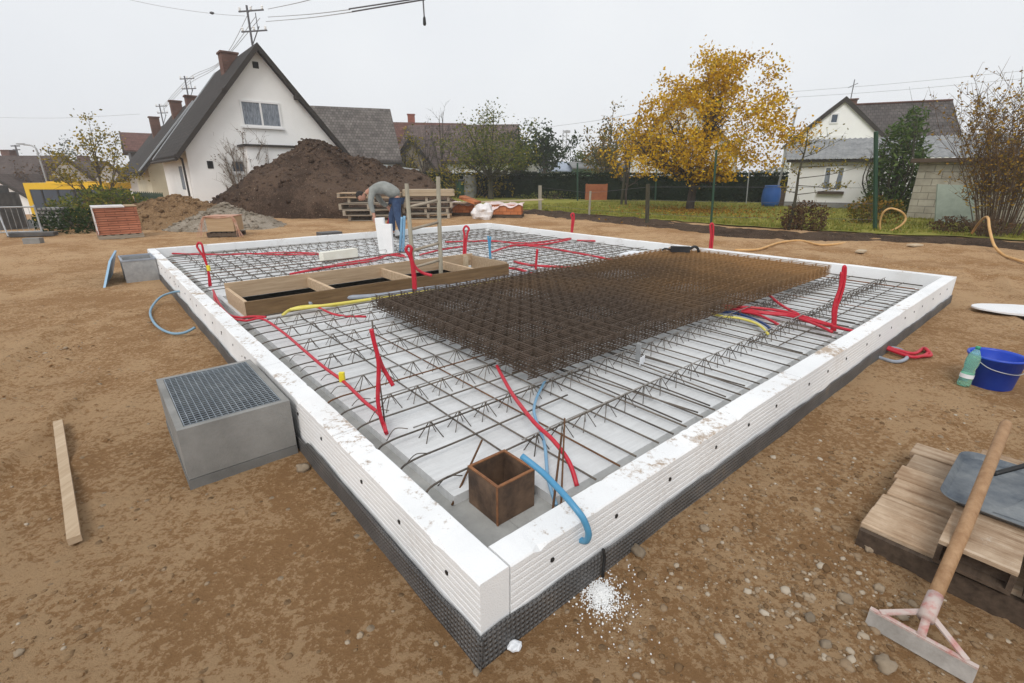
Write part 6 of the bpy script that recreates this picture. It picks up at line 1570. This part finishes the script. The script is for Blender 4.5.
# far belt of trees on the horizon
b = MB(); 
for i in range(7000):
    a = R(rnd.uniform(-62, 62)); d = rnd.uniform(190, 230); x, y = d*math.sin(a), d*math.cos(a)
    h = 4.5+2.5*MN.noise(Vector((a*14, 1, 0)))+1.5*MN.noise(Vector((a*50, 1, 0)))
    leaf_quad(b, Vector((x, y, rnd.random()**1.2*h-1)), 1.8)
o = kind(b.build('far_wood', 'l_dark', recalc=False), 'stuff'); tag(o, 'far line of woodland along the misty horizon', 'woodland')

# ------------------------------------------------------------------ air, sky, sun, camera
HAZE = 0.0013
if HAZE:
    b = MB(); b.b(-300, 300, -45, 300, -6, 16); o = b.build('haze', 'white'); kind(o, 'stuff'); tag(o, 'thin pale autumn mist lying over the whole place', 'haze')
    m, nt, out = newmat('mist'); pv = N(nt, 'ShaderNodeVolumePrincipled'); pv.inputs['Color'].default_value = (.93, .95, .97, 1); pv.inputs['Density'].default_value = HAZE; pv.inputs['Anisotropy'].default_value = .1
    L(nt, pv.outputs[0], out.inputs['Volume']); o.data.materials.clear(); o.data.materials.append(m)
w = bpy.data.worlds.new('World'); bpy.context.scene.world = w; w.use_nodes = True; nt = w.node_tree; nt.nodes.clear()
SUN_EL, SUN_AZ = R(46), R(-166)
sky = nt.nodes.new('ShaderNodeTexSky'); sky.sky_type = 'NISHITA'; sky.sun_disc = False; sky.sun_elevation = SUN_EL; sky.sun_rotation = SUN_AZ; sky.dust_density = 4; sky.air_density = 1.2
hs_ = nt.nodes.new('ShaderNodeHueSaturation'); hs_.inputs['Saturation'].default_value = .25; L(nt, sky.outputs[0], hs_.inputs['Color'])
tc = nt.nodes.new('ShaderNodeTexCoord'); cl = nt.nodes.new('ShaderNodeTexNoise'); cl.inputs['Scale'].default_value = 1.6; cl.inputs['Detail'].default_value = 5; L(nt, tc.outputs['Generated'], cl.inputs['Vector'])
cc = ramp(nt, cl.outputs['Fac'], [(.35, (.80, .83, .875)), (.65, (.885, .91, .935))])
vm = nt.nodes.new('ShaderNodeVectorMath'); vm.operation = 'SCALE'; vm.inputs['Scale'].default_value = 10.0; L(nt, cc, vm.inputs[0])
mx = nt.nodes.new('ShaderNodeMix'); mx.data_type = 'RGBA'; mx.inputs[0].default_value = .90; L(nt, hs_.outputs[0], mx.inputs[6]); L(nt, vm.outputs[0], mx.inputs[7])
bg = nt.nodes.new('ShaderNodeBackground'); bg.inputs['Strength'].default_value = .1; L(nt, mx.outputs[2], bg.inputs['Color'])
wo = nt.nodes.new('ShaderNodeOutputWorld'); L(nt, bg.outputs[0], wo.inputs['Surface'])
sl = bpy.data.lights.new('sun', 'SUN'); sl.energy = 1.5; sl.angle = R(25); sl.color = (1, .965, .92)
so = bpy.data.objects.new('sun', sl); C.objects.link(so)
dv = Vector((math.sin(SUN_AZ)*math.cos(SUN_EL), math.cos(SUN_AZ)*math.cos(SUN_EL), math.sin(SUN_EL)))
so.rotation_euler = dv.to_track_quat('Z', 'Y').to_euler()
cam = bpy.data.cameras.new('camera'); cam.lens = FPX/1024*36; cam.sensor_width = 36; cam.clip_end = 3000; cam.clip_start = .05
co = bpy.data.objects.new('camera', cam); C.objects.link(co); co.location = (0, 0, EYE); co.rotation_euler = (math.pi/2-PITCH, 0, 0)
sc = bpy.context.scene; sc.camera = co
sc.view_settings.view_transform = 'Standard'; sc.view_settings.look = 'None'; sc.view_settings.exposure = .10; sc.view_settings.gamma = 1
sc.cycles.max_bounces = 6; sc.cycles.diffuse_bounces = 3; sc.cycles.transparent_max_bounces = 8; sc.cycles.volume_bounces = 1
